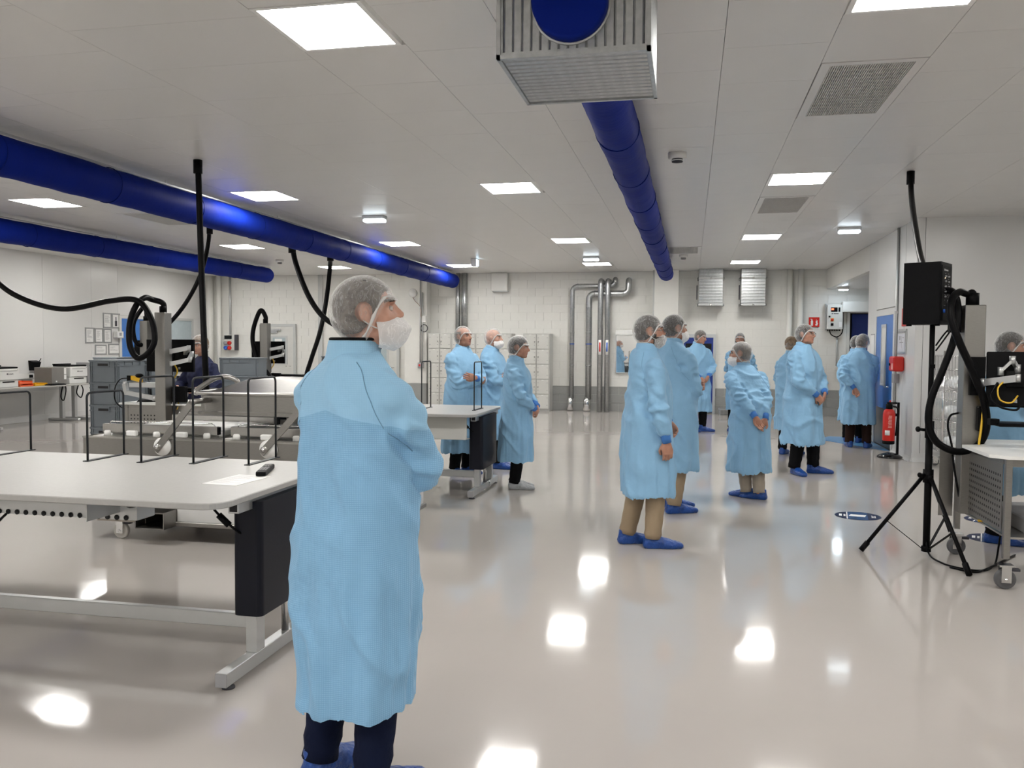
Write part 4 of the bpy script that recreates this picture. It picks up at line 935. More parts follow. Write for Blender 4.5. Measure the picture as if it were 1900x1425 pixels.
m_.build('panel_print', PRINTG, sp); MB().box(.134, .1365, -.055, -.048, .345, .351).build('signal_led', light_mat('amber_led', (1, .75, .5), 3, False), sp)
MB().tube(spline([(.15, .03, .12), (.17, .05, .08), (.165, .05, .0), (.12, .0, -.08), (.085, -.06, -.16)], 6), .006, 6).tube(spline([(.145, .03, .17), (.17, .055, .2), (.175, .06, .1), (.17, .03, -.02), (.14, -.02, -.1), (.085, -.06, -.20)], 6), .006, 6).build('audio_cable', RUBBER, sp)

# ============================================================ HOSES FROM THE CEILING
def hose(label, pts, r, fit=True, n=10):
    t = thing('cable_hose', label, 'hose', pts[0], group='black corrugated cable hoses')
    P = spline(pts, n); mb = MB(); mb.tube(P, r, 10); mb.build('hose_tube', RUBBER, t, True)
    if fit: p = V(pts[0]); MB().cyl(p, p - V((0, 0, .13)), r * 1.45, 14).build('ceiling_fitting', BLACK, t, True)
    return t
def Y_(px, py, Y): return tuple(at_y(px, py, Y))
c0 = tuple(at_z(367, 297, CZ))
hose('black hose hanging straight down from the ceiling in front of woman in navy', [c0, Y_(369, 350, 7.64), Y_(372, 450, 7.6), Y_(376, 560, 7.5), Y_(379, 640, 7.4), Y_(382, 700, 7.42), Y_(384, 760, 7.44), Y_(386, 850, 7.46), Y_(388, 935, 7.46)], .030)
colA = V(cA.location) + V((.6, -.03, 1.97))
hose('black hose sweeping in from the left edge and looping at the steel post', [Y_(-90, 440, 8.2), Y_(-30, 500, 8.2), Y_(30, 548, 8.2), Y_(115, 573, 8.2), Y_(205, 558, 8.2), Y_(255, 558, 8.2), Y_(280, 590, 8.18), Y_(287, 630, 8.15), Y_(275, 655, 8.12), Y_(255, 664, 8.12), Y_(241, 640, 8.12), Y_(241, 600, 8.14), Y_(252, 568, 8.18), Y_(268, 553, 8.3), Y_(283, 556, 8.42), tuple(colA + V((0, 0, .05))), tuple(colA - V((0, 0, .05)))], .032, False)
colB = V(cB.location) + V((.6, -.03, 1.97))
hose('black hose from behind left duct curving down to the second post', [tuple(at_z(389, 418, CZ)), Y_(386, 455, 11.95), Y_(372, 510, 11.9), Y_(345, 562, 11.85), Y_(312, 602, 11.8), Y_(285, 620, 11.75), Y_(262, 640, 11.5), Y_(250, 630, 11.45), Y_(248, 600, 11.45), tuple(colB + V((-.08, 0, .12))), tuple(colB + V((-.01, 0, .14))), tuple(colB + V((.01, 0, .03))), tuple(colB - V((0, 0, .04)))], .032)
colC = V(cC.location) + V((.6, -.03, 1.97))
hose('black hose looping over the third post among the far carts', [tuple(colC - V((0, 0, .04))), tuple(colC + V((0, 0, .06))), tuple(colC + V((-.09, 0, .16))), Y_(471, 607, 12.9), Y_(469, 635, 12.88), Y_(476, 662, 12.85), Y_(486, 680, 12.8), Y_(500, 697, 12.75), Y_(510, 720, 12.7)], .036, False)
hose('black hose from ceiling curving behind the head of the foreground man', [tuple(at_z(542, 456, CZ)), Y_(550, 492, 14.6), Y_(572, 548, 14.4), Y_(600, 588, 14.2), Y_(640, 615, 14.0), Y_(680, 645, 13.8), Y_(697, 690, 13.8), Y_(700, 750, 13.85), Y_(700, 805, 13.9)], .048)
hose('black hose from ceiling slanting to the crates left of foreground man', [tuple(at_z(613, 472, CZ)), Y_(612, 500, 16.4), Y_(605, 560, 16.2), Y_(594, 615, 16.0), Y_(578, 665, 15.9), Y_(568, 700, 15.9), Y_(566, 745, 15.9), Y_(566, 785, 15.9)], .045)
colR = V(cR.location) + V((.03, .77, 1.97))
hose('thick black hose dropping behind the loudspeaker and looping to the right steel post', [tuple(at_z(1690, 318, CZ)), Y_(1691, 360, 9.3), Y_(1698, 420, 8.6), Y_(1712, 490, 7.9), Y_(1740, 535, 7.3), Y_(1768, 542, 6.9), Y_(1778, 580, 6.85), Y_(1770, 630, 6.82), Y_(1748, 690, 6.8), Y_(1728, 740, 6.8), Y_(1723, 785, 6.8), Y_(1738, 820, 6.8), Y_(1775, 838, 6.8), Y_(1812, 828, 6.8), Y_(1830, 795, 6.75), Y_(1826, 745, 6.7), Y_(1805, 690, 6.66), Y_(1778, 630, 6.64), Y_(1764, 585, 6.66), Y_(1767, 555, 6.72), Y_(1780, 542, 6.8), Y_(1796, 546, 6.86), tuple(colR + V((0, 0, .02))), tuple(colR - V((0, 0, .05)))], .0265, n=8)
t = thing('floor_cable', 'thin black cable lying on the floor under the right cart', 'cable', (1.95, 6.6, 0)); MB().tube(spline([(-.15, .45, .30), (-.17, .3, .05), (-.12, .1, .008), (.0, -.05, .008), (.12, -.05, .008), (.25, .15, .008), (.33, .3, .2), (.34, .2, .45)], 8), .007, 6).tube(spline([(-.10, -.02, .008), (.02, -.12, .008), (.15, .0, .008), (.5, .5, .008)], 8), .007, 6).build('cord', RUBBER, t)

# ============================================================ CRATES
def crate_proto():
    t = thing('storage_crate', 'crate', 'crate', (0, 0, 0), group='stacked grey storage crates')
    W, D, H_ = .40, .60, .274
    MB().box(.012, W - .012, .012, D - .012, .0, H_ - .012, .004).build('body', CRATE, t)
    MB().box(0, W, 0, D, H_ - .022, H_, .003).box(.004, W - .004, .004, D - .004, H_ - .075, H_ - .062).build('rim', CRATE, t)
    rb = MB().box(-.005, .005, -.012, 0, 0, H_ - .022).data('rib', CRATE)
    for x in (.02, .045, W - .045, W - .02): inst(rb, 'rib', t, (x, .014, 0))
    rs = MB().box(0, .012, -.005, .005, 0, H_ - .022).data('side_rib', CRATE)
    for y in (.02, .045, D - .045, D - .02): inst(rs, 'rib', t, (W - .014, y, 0))
    rt = MB().box(0, .012, -.004, .004, H_ - .075, H_ - .022).data('rim_rib', CRATE)
    for k in range(3): inst(rt, 'rib', t, (W - .014, .15 + .15 * k, 0))
    MB().box(.115, W - .115, .0, .012, H_ - .085, H_ - .022).build('handle_frame', CRATE, t)
    MB().box(.13, W - .13, -.002, .001, H_ - .072, H_ - .042).build('handle_slot', CRATED, t)
    return t
cp = crate_proto(); used = False
lev = {0: 'lowest', 1: 'second from the floor', 2: 'third from the floor', 3: 'fourth from floor', 4: 'topmost'}
def stack(x, y, n, name, rz=0.0):
    global used
    for k in range(n):
        lb = 'grey crate, %s in %s' % ('topmost' if k == n - 1 else lev[k], name)
        if not used: o = cp; used = True; o.location = (x, y, k * .2745); o.rotation_euler = (0, 0, rz); o['label'] = lb
        else: dup(cp, (x, y, k * .2745), rz, lb)
stack(-7.20, 9.12, 5, 'the stack left of the first cart post')
stack(-7.20, 9.76, 5, 'the stack just behind the front left stack')
stack(-8.42, 10.75, 5, 'the rear stack showing above the front left stack')
stack(-7.78, 10.4, 5, 'the crate stack right of the woman in navy', math.radians(-8)) if False else None
stack(-6.95, 11.95, 5, 'the stack behind the woman in navy', math.radians(-82))
stack(-6.42, 14.1, 5, 'the stack left of foreground man shoulder', math.radians(-5))

# ============================================================ PRINTER BENCH
def wall_desk(label, y0, y1):
    t = thing('wall_desk', label, 'desk', (XL + .08, y0, 0)); L = y1 - y0
    MB().box(0, .80, 0, L, .725, .75, .004).build('tabletop', LTOP, t)
    for y in (.12, L - .6, L - .25):
        MB().box(.32, .40, y - .04, y + .04, .05, .725, .003).build('leg', ALU, t); MB().box(.05, .76, y - .035, y + .035, .0, .05, .01).build('foot', ALU, t)
    MB().box(.1, .13, .1, L - .2, .62, .70).build('rear_beam', ALU, t)
    MB().tube(spline([(.5, L - .75, .72), (.5, L - .8, .5), (.48, L - .7, .42), (.45, L - .6, .6), (.4, L - .55, .72)], 6), .012, 6).tube(spline([(.5, L - .3, .72), (.5, L - .35, .55), (.48, L - .2, .45), (.45, L - .1, .6), (.4, L - .1, .72)], 6), .012, 6).build('cable', RUBBER, t)
    return t
wall_desk('long grey desk with printers along the left wall, farther part', 12.9, 15.6)
wall_desk('grey desk along the left wall at the left picture edge', 9.6, 12.86)
def printer(y, lb):
    t = thing('laser_printer', lb, 'printer', (-12.62, y, .752), group='white laser printers')
    MB().box(0, .40, 0, .50, 0, .13, .01).build('lower_tray', WPLAST, t); MB().box(0, .42, 0, .50, .135, .34, .012).build('body', WPLAST, t)
    MB().box(.0, .40, .01, .49, .345, .375, .006).box(-.02, .05, .02, .48, .375, .40, .006).build('top_cover', BLACK, t)
    MB().box(.421, .424, .05, .44, .30, .305).box(.401, .404, .12, .4, .09, .11).build('tray_slot', BLACK, t)
    MB().box(.4205, .4225, .2, .225, .235, .26).build('logo', PRINTD, t); text('Lexmark', .035, PRINTD, t, (.4225, .29, .248), (PI / 2, 0, PI / 2)); MB().box(.4205, .423, .45, .47, .31, .325).build('button', PRINTG, t)
    return t
printer(14.93, 'white laser printer beside the grey binder on the wall desk')
printer(13.10, 'white laser printer cut by the left picture edge')
t = thing('binder', 'wide grey box with white labels between wall and printer', 'binder box', (-12.3, 14.42, .752)); MB().box(-.3, .1, 0, .40, 0, .34, .004).build('case', mat('brown_grey_card', (.20, .19, .18), .6), t); MB().box(.1005, .102, .10, .14, .05, .08).build('small_label', PAPER, t); MB().box(.1005, .102, .33, .39, .20, .33).box(.1005, .102, .33, .39, .1, .19).build('label', PAPER, t)
t = thing('pc_case', 'dark grey computer case at right end of the wall desk', 'computer', (-12.3, 15.46, .752)); MB().box(-.2, .2, 0, .12, 0, .42, .006).build('case', PRINTG, t); MB().box(.2005, .203, .02, .1, .3, .38).build('front_panel', BLACK, t)
def tray(y, z, m, lb):
    t = thing('paper_tray', lb, 'tray', (-12.32, y, z)); MB().box(-.12, .12, -.16, .16, 0, .02, .004).build('base', m, t); MB().box(-.12, .12, -.16, -.145, .02, .05).box(-.12, .12, .145, .16, .02, .05).box(-.12, -.105, -.145, .145, .02, .05).build('rim', m, t)
tray(13.78, .752, ORANGE, 'lower orange plastic tray between printer and yellow tray'); tray(13.76, .803, ORANGE, 'upper orange plastic tray stacked on the other orange tray'); tray(14.14, .752, YEL, 'yellow plastic tray on the wall desk')
t = thing('keyboard', 'flat black keyboard on the wall desk near the binder', 'keyboard', (-12.105, 14.40, .752), .03); MB().box(-.08, .08, -.2, .2, 0, .02, .004).build('case', BLACK, t)
km = MB().box(-.012, .012, -.012, .012, 0, .006).data('key', BLACKM)
for i in range(4):
    for j in range(9): inst(km, 'key', t, (-.055 + i * .035, -.17 + j * .042, .02))

# ============================================================ WIRE TROLLEY AT RIGHT WALL
wt = thing('wire_trolley', 'chrome wire shelf trolley at the right wall behind the cart', 'trolley', (3.22, 11.95, 0))
for (x, y) in ((0, 0), (.62, 0), (0, .5), (.62, .5)): MB().cyl((x, y, .12), (x, y, 1.55), .013, 10).build('post', CHROME, wt)
for z in (.22, .62, 1.02):
    s_ = MB()
    for k in range(14): s_.cyl((.02 + .045 * k, 0, z), (.02 + .045 * k, .5, z), .003, 5)
    for y in (0, .25, .5): s_.cyl((0, y, z), (.62, y, z), .006, 6)
    s_.build('wire_shelf', CHROME, wt)
for side in (0, .5):
    s_ = MB()
    for k in range(17): s_.cyl((.02 + .036 * k, side, .22), (.02 + .036 * k, side, 1.48), .0025, 5)
    for z in (.5, .9, 1.3, 1.48): s_.cyl((0, side, z), (.62, side, z), .005, 6)
    s_.build('wire_side', CHROME, wt)
s_ = MB()
for k in range(12): s_.cyl((0, .02 + .042 * k, .22), (0, .02 + .042 * k, 1.5), .0025, 5)
s_.build('wire_side', CHROME, wt)
MB().box(-.01, .63, -.01, .51, .14, .17).build('base_frame', CHROME, wt)
for (x, y) in ((.04, .04), (.58, .04), (.04, .46), (.58, .46)): castor(wt, (x, y, 0), .05, mat('grey_wheel', (.16, .16, .165), .5), False, brake=False)
bag = mat('clear_bag_plastic', (.75, .77, .78), .2, var=.2, scale=14, bump=.8, bscale=25)
for i, (x, z, lb) in enumerate(((.22, .63, 'crumpled clear plastic bags on the middle trolley shelf'), (.26, 1.03, 'folded white plastic bags on the upper trolley shelf'), (.24, .23, 'pale plastic bag bundle on the lowest trolley shelf'))):
    t = thing('plastic_bag', lb, 'plastic bags', (3.22 + x, 12.2, z)); mb = MB(); mb.sphere((0, 0, .10), (.17, .18, .10), 20, 14)
    mb.v = [(x_ + .03 * noise.noise(V((x_ * 9, y_ * 9, z_ * 9 + i))), y_ + .03 * noise.noise(V((x_ * 9 + 5, y_ * 9, z_ * 9 + i))), max(.0, z_ + .03 * noise.noise(V((x_ * 9, y_ * 9 + 7, z_ * 9 + i))))) for x_, y_, z_ in mb.v]
    mb.build('bag', bag, t); MB().box(-.1, .1, -.165, -.15, .06, .10).build('label', PAPER, t)
# ============================================================ PEOPLE
SKIN = mat('skin', (.43, .215, .145), .5, var=.10, scale=25, bump=.05, bscale=90)
SKINP = mat('skin_pale', (.53, .29, .21), .5, var=.10, scale=25, bump=.05, bscale=90)
LIP = mat('lip_skin', (.36, .13, .11), .45); BROW = mat('brow_hair', (.05, .035, .025), .8)
EYEW = mat('eye_white', (.48, .42, .38), .3); IRIS = mat('eye_iris', (.03, .02, .015), .2)
def cloth(name, col, check=False, yoke=False):
    m = mat(name, col, .72, var=.05, scale=5, spec=.3, bump=.7, bscale=8, sheen=.1)
    nt = m.node_tree; N = nt.nodes; L = nt.links; b = N['Principled BSDF']
    for q in N:
        if q.type == 'BUMP': q.inputs['Distance'].default_value = .02
    if check:
        tc = N.new('ShaderNodeTexCoord'); sx = N.new('ShaderNodeSeparateXYZ'); L.new(tc.outputs['Object'], sx.inputs[0])
        def lines(sock):
            mu = N.new('ShaderNodeMath'); mu.operation = 'MULTIPLY'; mu.inputs[1].default_value = 150.0; L.new(sock, mu.inputs[0])
            fr = N.new('ShaderNodeMath'); fr.operation = 'FRACT'; L.new(mu.outputs[0], fr.inputs[0])
            lt = N.new('ShaderNodeMath'); lt.operation = 'LESS_THAN'; lt.inputs[1].default_value = .30; L.new(fr.outputs[0], lt.inputs[0]); return lt.outputs[0]
        ad0 = N.new('ShaderNodeMath'); ad0.operation = 'MULTIPLY_ADD'; ad0.inputs[1].default_value = .6; L.new(sx.outputs['Y'], ad0.inputs[0]); L.new(sx.outputs['X'], ad0.inputs[2])
        mx = N.new('ShaderNodeMath'); mx.operation = 'MAXIMUM'; L.new(lines(sx.outputs['Z']), mx.inputs[0]); L.new(lines(ad0.outputs[0]), mx.inputs[1])
        old = b.inputs['Base Color'].links[0].from_socket
        mix = N.new('ShaderNodeMix'); mix.data_type = 'RGBA'; mix.blend_type = 'MULTIPLY'; mix.inputs[7].default_value = (.70, .79, .86, 1)
        L.new(mx.outputs[0], mix.inputs[0]); L.new(old, mix.inputs[6]); last = mix.outputs[2]
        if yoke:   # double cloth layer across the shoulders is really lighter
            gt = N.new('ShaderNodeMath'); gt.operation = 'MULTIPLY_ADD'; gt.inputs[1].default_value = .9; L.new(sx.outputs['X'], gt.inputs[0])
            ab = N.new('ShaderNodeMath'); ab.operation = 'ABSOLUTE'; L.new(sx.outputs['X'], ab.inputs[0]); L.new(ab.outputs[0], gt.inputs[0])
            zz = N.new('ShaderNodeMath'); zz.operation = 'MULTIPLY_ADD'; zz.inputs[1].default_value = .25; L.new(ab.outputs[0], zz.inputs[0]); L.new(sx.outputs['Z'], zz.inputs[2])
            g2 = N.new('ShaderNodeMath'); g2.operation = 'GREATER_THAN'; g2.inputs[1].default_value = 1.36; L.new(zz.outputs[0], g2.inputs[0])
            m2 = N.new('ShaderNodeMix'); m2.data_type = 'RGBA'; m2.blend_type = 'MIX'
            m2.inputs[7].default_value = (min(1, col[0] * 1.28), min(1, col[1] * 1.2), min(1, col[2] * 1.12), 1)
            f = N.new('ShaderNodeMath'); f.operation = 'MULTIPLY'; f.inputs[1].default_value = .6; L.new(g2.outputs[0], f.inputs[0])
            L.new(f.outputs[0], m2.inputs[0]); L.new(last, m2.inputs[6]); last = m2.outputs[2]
        L.new(last, b.inputs['Base Color'])
    return m
COATC = (.25, .465, .68)
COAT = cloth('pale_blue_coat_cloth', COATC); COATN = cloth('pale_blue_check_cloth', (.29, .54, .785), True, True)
CUFF = mat('knitted_blue_cuff', (.06, .22, .62), .8, bump=.5, bscale=200, stretch=(6, 6, .3))
NAVY = mat('navy_sweater', (.008, .012, .05), .85, var=.3, scale=20, bump=.4, bscale=140)
TBLACK = mat('black_trouser_cloth', (.005, .005, .006), .85, bump=.3, bscale=30, spec=.12); TBEIGE = mat('beige_trouser_cloth', (.32, .24, .155), .8, bump=.3, bscale=30)
TBROWN = mat('brown_trouser_cloth', (.022, .011, .009), .85, bump=.3, bscale=30, spec=.12); TJEAN = mat('dark_blue_jeans', (.005, .009, .03), .85, var=.2, bump=.4, bscale=60, spec=.15)
TGREY = mat('light_grey_brown_trouser', (.36, .31, .25), .8, bump=.3, bscale=30)
SHOEB = mat('blue_shoe_cover_film', (.009, .058, .27), .30, var=.35, scale=18, bump=.9, bscale=45)
SHOEW = mat('white_shoe_cover_film', (.42, .44, .46), .35, var=.2, scale=18, bump=.9, bscale=45)
GLASSF = mat('dark_spectacle_frame', (.015, .014, .013), .3)
HAIRS = {'dark': mat('dark_brown_hair', (.022, .016, .012), .6, var=.4, scale=30, stretch=(1, 1, 5), bump=.5, bscale=80), 'grey': mat('greying_hair', (.10, .085, .072), .6, var=.45, scale=40, bump=.5, bscale=80),
         'brown': mat('brown_hair', (.05, .032, .02), .6, var=.4, scale=30, bump=.5, bscale=80), 'blond': mat('fair_hair', (.19, .13, .08), .6, var=.4, scale=30, bump=.5, bscale=80)}
def net_mat(name, a0, a1, line):
    m = bpy.data.materials.new(name); m.use_nodes = True; nt = m.node_tree; N = nt.nodes; L = nt.links; b = N['Principled BSDF']
    b.inputs['Base Color'].default_value = (.86, .86, .86, 1); b.inputs['Roughness'].default_value = .7
    tc = N.new('ShaderNodeTexCoord'); vo = N.new('ShaderNodeTexNoise'); vo.inputs['Scale'].default_value = 26; vo.inputs['Detail'].default_value = 6; vo.inputs['Distortion'].default_value = 1.4
    mp = N.new('ShaderNodeMapping'); mp.inputs['Scale'].default_value = (2.0, 1.0, .45); L.new(tc.outputs['Object'], mp.inputs[0]); L.new(mp.outputs[0], vo.inputs['Vector'])
    r = N.new('ShaderNodeValToRGB'); e = r.color_ramp.elements; e[0].position = .47; e[1].position = .5; e[0].color = (0, 0, 0, 1); e[1].color = (1, 1, 1, 1); e2 = r.color_ramp.elements.new(.53); e2.color = (0, 0, 0, 1)
    L.new(vo.outputs['Fac'], r.inputs[0])
    lw = N.new('ShaderNodeLayerWeight'); lw.inputs[0].default_value = .35
    mr = N.new('ShaderNodeMapRange'); mr.inputs['To Min'].default_value = a0; mr.inputs['To Max'].default_value = a1; L.new(lw.outputs['Facing'], mr.inputs['Value'])
    ad = N.new('ShaderNodeMath'); ad.operation = 'MULTIPLY_ADD'; ad.inputs[1].default_value = line; ad.use_clamp = True
    L.new(r.outputs[0], ad.inputs[0]); L.new(mr.outputs[0], ad.inputs[2]); L.new(ad.outputs[0], b.inputs['Alpha'])
    MATS[name] = m; return m
NET = net_mat('white_hairnet_gauze', .07, .62, .22); NETW = net_mat('white_beard_cover_fleece', .72, .95, .2); NETT = net_mat('thin_beard_net_gauze', .30, .85, .3)
BAND = mat('white_elastic_band', (.78, .78, .77), .7, alpha=.75)

def remesh(mb, vox):
    me = mb.data('tmp', SKIN); ob = bpy.data.objects.new('tmp', me); COL.objects.link(ob)
    md = ob.modifiers.new('r', 'REMESH'); md.mode = 'VOXEL'; md.voxel_size = vox; md.adaptivity = 0
    dg = bpy.context.evaluated_depsgraph_get(); ev = ob.evaluated_get(dg); m2 = ev.to_mesh()
    v = np.empty(len(m2.vertices) * 3, np.float64); m2.vertices.foreach_get('co', v); v = v.reshape(-1, 3)
    n = len(m2.polygons); tot = np.empty(n, np.int32); m2.polygons.foreach_get('loop_total', tot)
    li = np.empty(len(m2.loops), np.int32); m2.loops.foreach_get('vertex_index', li)
    if (tot == 4).all(): f = li.reshape(-1, 4)
    else:
        f = [m2.polygons[i].vertices[:] for i in range(n)]; f = np.array([list(q) + [q[-1]] * (4 - len(q)) for q in f])
    ev.to_mesh_clear(); bpy.data.objects.remove(ob); bpy.data.meshes.remove(me)
    return v, f
def edges_of(f):
    e = np.concatenate([f[:, [0, 1]], f[:, [1, 2]], f[:, [2, 3]], f[:, [3, 0]]]); return e
def smooth(v, f, it=3, lam=.5):
    e = edges_of(f); n = len(v); cnt = np.bincount(e[:, 0], minlength=n) + np.bincount(e[:, 1], minlength=n); cnt = np.maximum(cnt, 1)[:, None]
    for _ in range(it):
        s = np.zeros_like(v)
        for k in range(3): s[:, k] = np.bincount(e[:, 0], v[e[:, 1], k], n) + np.bincount(e[:, 1], v[e[:, 0], k], n)
        v = v + lam * (s / cnt - v)
    return v
def normals(v, f):
    a = np.cross(v[f[:, 2]] - v[f[:, 0]], v[f[:, 3]] - v[f[:, 1]]); n = np.zeros_like(v)
    for k in range(4):
        for c in range(3): n[:, c] += np.bincount(f[:, k], a[:, c], len(v))
    return n / np.maximum(np.linalg.norm(n, axis=1, keepdims=True), 1e-9)
def sst(x, a, b):
    t = np.clip((x - a) / (b - a), 0, 1); return t * t * (3 - 2 * t)
def nz(P, seed=0.0):
    return np.array([noise.noise((p[0] + seed, p[1], p[2] - seed)) for p in P])
def mesh_ob(name, v, f, mats, parent=None, mi=None, label=None):
    me = bpy.data.meshes.new(name)
    q = f.tolist() if hasattr(f, 'tolist') else f
    q = [tuple(dict.fromkeys(x)) for x in q]
    me.from_pydata([tuple(p) for p in v], [], q)
    for m in (mats if isinstance(mats, (list, tuple)) else [mats]): me.materials.append(m)
    if mi is not None: me.polygons.foreach_set('material_index', np.asarray(mi, np.int32))
    me.polygons.foreach_set('use_smooth', np.ones(len(q), bool)); me.update()
    o = bpy.data.objects.new(name, me); COL.objects.link(o)
    if parent is not None: o.parent = parent
    if label: o['label'] = label
    return o

# ---- base head (neck joint at the origin of its rotation: NJ)
NJ = np.array([0, -.012, 1.545])
def base_head():
    m = MB()
    m.sphere((0, -.012, 1.690), (.077, .097, .090), 24, 16)
    m.sphere((0, .030, 1.640), (.064, .072, .085), 24, 16)
    m.sphere((0, .052, 1.600), (.048, .046, .050), 20, 12)
    m.sphere((0, .078, 1.572), (.024, .021, .020), 14, 10)
    for s in (-1, 1):
        m.sphere((s * .036, .058, 1.640), (.026, .023, .030), 14, 10)
        m.sphere((s * .030, .088, 1.694), (.026, .014, .010), 12, 8)
        m.sphere((s * .046, .018, 1.595), (.016, .04, .03), 12, 8)
        m.tube([(s * .074, .000, 1.628), (s * .079, -.004, 1.645), (s * .083, -.012, 1.668), (s * .082, -.018, 1.684)], [.008, .012, .016, .009], 8)
        m.sphere((s * .080, -.015, 1.662), (.008, .020, .031), 10, 8)
        m.sphere((s * .011, .103, 1.637), (.009, .010, .008), 10, 8)
    m.tube([(0, .088, 1.690), (0, .102, 1.668), (0, .116, 1.645), (0, .114, 1.635)], [.009, .010, .012, .009], 10)
    m.sphere((0, .092, 1.611), (.024, .011, .0065), 14, 8); m.sphere((0, .090, 1.599), (.021, .011, .0075), 14, 8)
    m.tube([(0, -.030, 1.43), (0, -.022, 1.50), (0, -.012, 1.57), (0, 0, 1.61)], [.066, .058, .056, .05], 18)
    m.sphere((0, -.055, 1.63), (.055, .045, .05), 14, 10)
    v, f = remesh(m, .0046); v = smooth(v, f, 4, .45)
    for s in (-1, 1):   # eye sockets, ear hollow
        c = np.array([s * .031, .100, 1.671]); d = np.linalg.norm((v - c) / np.array([.020, .03, .013]), axis=1); v[:, 1] -= .010 * np.exp(-d * d)
        c = np.array([s * .092, -.010, 1.664]); d = np.linalg.norm((v - c) / np.array([.012, .012, .018]), axis=1); v[:, 0] -= s * .006 * np.exp(-d * d)
    d = np.abs(v[:, 2] - 1.605) / .003; v[:, 1] -= np.where((v[:, 1] > .07) & (np.abs(v[:, 0]) < .023), .004 * np.exp(-d * d), 0)
    fc = v[f].mean(1); mi = np.zeros(len(f), int)
    mi[(fc[:, 1] > .082) & (np.abs(fc[:, 0]) < .024 - (np.abs(fc[:, 2] - 1.605) * .7)) & (fc[:, 2] > 1.595) & (fc[:, 2] < 1.614)] = 1
    bx = np.abs(fc[:, 0]); arch = 1.695 + .006 * np.sin((bx - .012) / .04 * PI)
    mi[(fc[:, 1] > .06) & (bx > .012) & (bx < .052) & (np.abs(fc[:, 2] - arch) < .0046)] = 2
    # eyes: balls with dark iris set in the sockets, part of the same mesh
    for s in (-1, 1):
        e = MB(); e.sphere((s * .030, .0785, 1.671), .0105, 12, 8); ev = np.array(e.v); ef = [list(q) + [q[-1]] * (4 - len(q)) if len(q) < 4 else list(q) for q in e.f]
        ef4 = np.array([q if len(q) == 4 else q[:4] for q in ef]); o = len(v)
        ec = ev[ef4].mean(1); em = np.where(np.hypot(ec[:, 0] - s * .030, ec[:, 2] - 1.671) < .0058, 4, 3); em[ec[:, 1] < .075] = 3
        v = np.concatenate([v, ev]); f = np.concatenate([f, ef4 + o]); mi = np.concatenate([mi, em])
    return v, f, mi
HV, HF, HM = base_head(); HN = normals(HV, HF)

# ---- base hands: wrist at origin, fingers to -Z, palm facing +Y, thumb on +X side
def base_hand(curl, spread=.0, thumb=.5):
    m = MB()
    m.loft([[(cx * .5 + rx * math.cos(a), .0 + ry * math.sin(a), z) for a in [2 * PI * j / 14 for j in range(14)]] for (z, rx, ry, cx) in ((.012, .026, .019, 0), (-.01, .028, .019, 0), (-.035, .037, .018, .004), (-.065, .042, .016, .002), (-.092, .040, .013, 0), (-.1, .032, .009, 0))])
    for i, (x, L, r) in enumerate(((.030, .072, .0090), (.0105, .080, .0093), (-.010, .074, .0090), (-.029, .058, .0080))):
        p = V((x, .0, -.085)); a = 0; pts = [p + V((0, 0, .02)), p]; rr = [r, r * 1.02]
        for k, seg in enumerate((.45, .31, .24)):
            a += curl * (.75, 1.15, .8)[k]; sp = spread * (1.5 - i)
            p = p + V((math.sin(sp) * L * seg, math.sin(a) * L * seg, -math.cos(a) * L * seg)); pts.append(p); rr.append(r * (.96, .88, .74)[k])
        m.tube(spline(pts, 3), [rr[min(len(rr) - 1, int(q / 3))] for q in range(3 * (len(pts) - 1) + 1)], 9); m.sphere(tuple(pts[-1]), rr[-1] * 1.02, 9, 6)
    tp = [V((.018, .004, -.018)), V((.038, .012, -.042)), V((.050, .022 + thumb * .01, -.068)), V((.050 - thumb * .012, .030 + thumb * .018, -.095))]
    m.tube(spline(tp, 3), [.015, .0148, .014, .013, .0125, .012, .0115, .011, .0105, .0095], 9); m.sphere(tuple(tp[-1]), .0096, 9, 6)
    v, f = remesh(m, .0036); return smooth(v, f, 1, .4), f
HANDS = {'relax': base_hand(.42), 'fist': base_hand(.85, 0, .9), 'flat': base_hand(.15, .03, .2), 'clasp': base_hand(.62, .0, .6)}

def shoe_proto(m):
    b = MB(); rings = []
    for (y, w, h, z0) in ((-.105, .018, .03, .02), (-.10, .034, .07, .0), (-.07, .045, .10, 0), (-.02, .050, .105, 0), (.04, .052, .092, 0), (.10, .056, .070, 0), (.15, .053, .056, 0), (.19, .040, .046, 0), (.208, .018, .03, .008)):
        rings.append([(w * math.cos(a) * (1.0 if math.sin(a) > 0 else 1.05), y, z0 + (h - z0) * (.5 + .5 * math.sin(a)) if math.sin(a) > -.6 else z0) for a in [2 * PI * j / 18 for j in range(18)]])
    b.loft(rings); b.tube([(0, -.045, .03), (0, -.045, .08), (0, -.045, .118)], [.05, .052, .050], 16)
    v, f = remesh(b, .0085); v = smooth(v, f, 2, .5); n = normals(v, f)
    w = nz(v * np.array([40, 14, 26]), 3.1) * .0055 + nz(v * 60, 9) * .0025; w *= sst(v[:, 2], .004, .03)
    v = v + n * w[:, None]; v[:, 2] = np.maximum(v[:, 2], .0015)
    me = mesh_ob('shoe_cover', v, f, m); d = me.data; bpy.data.objects.remove(me); return d
SHOES = {'blue': shoe_proto(SHOEB), 'white': shoe_proto(SHOEW)}

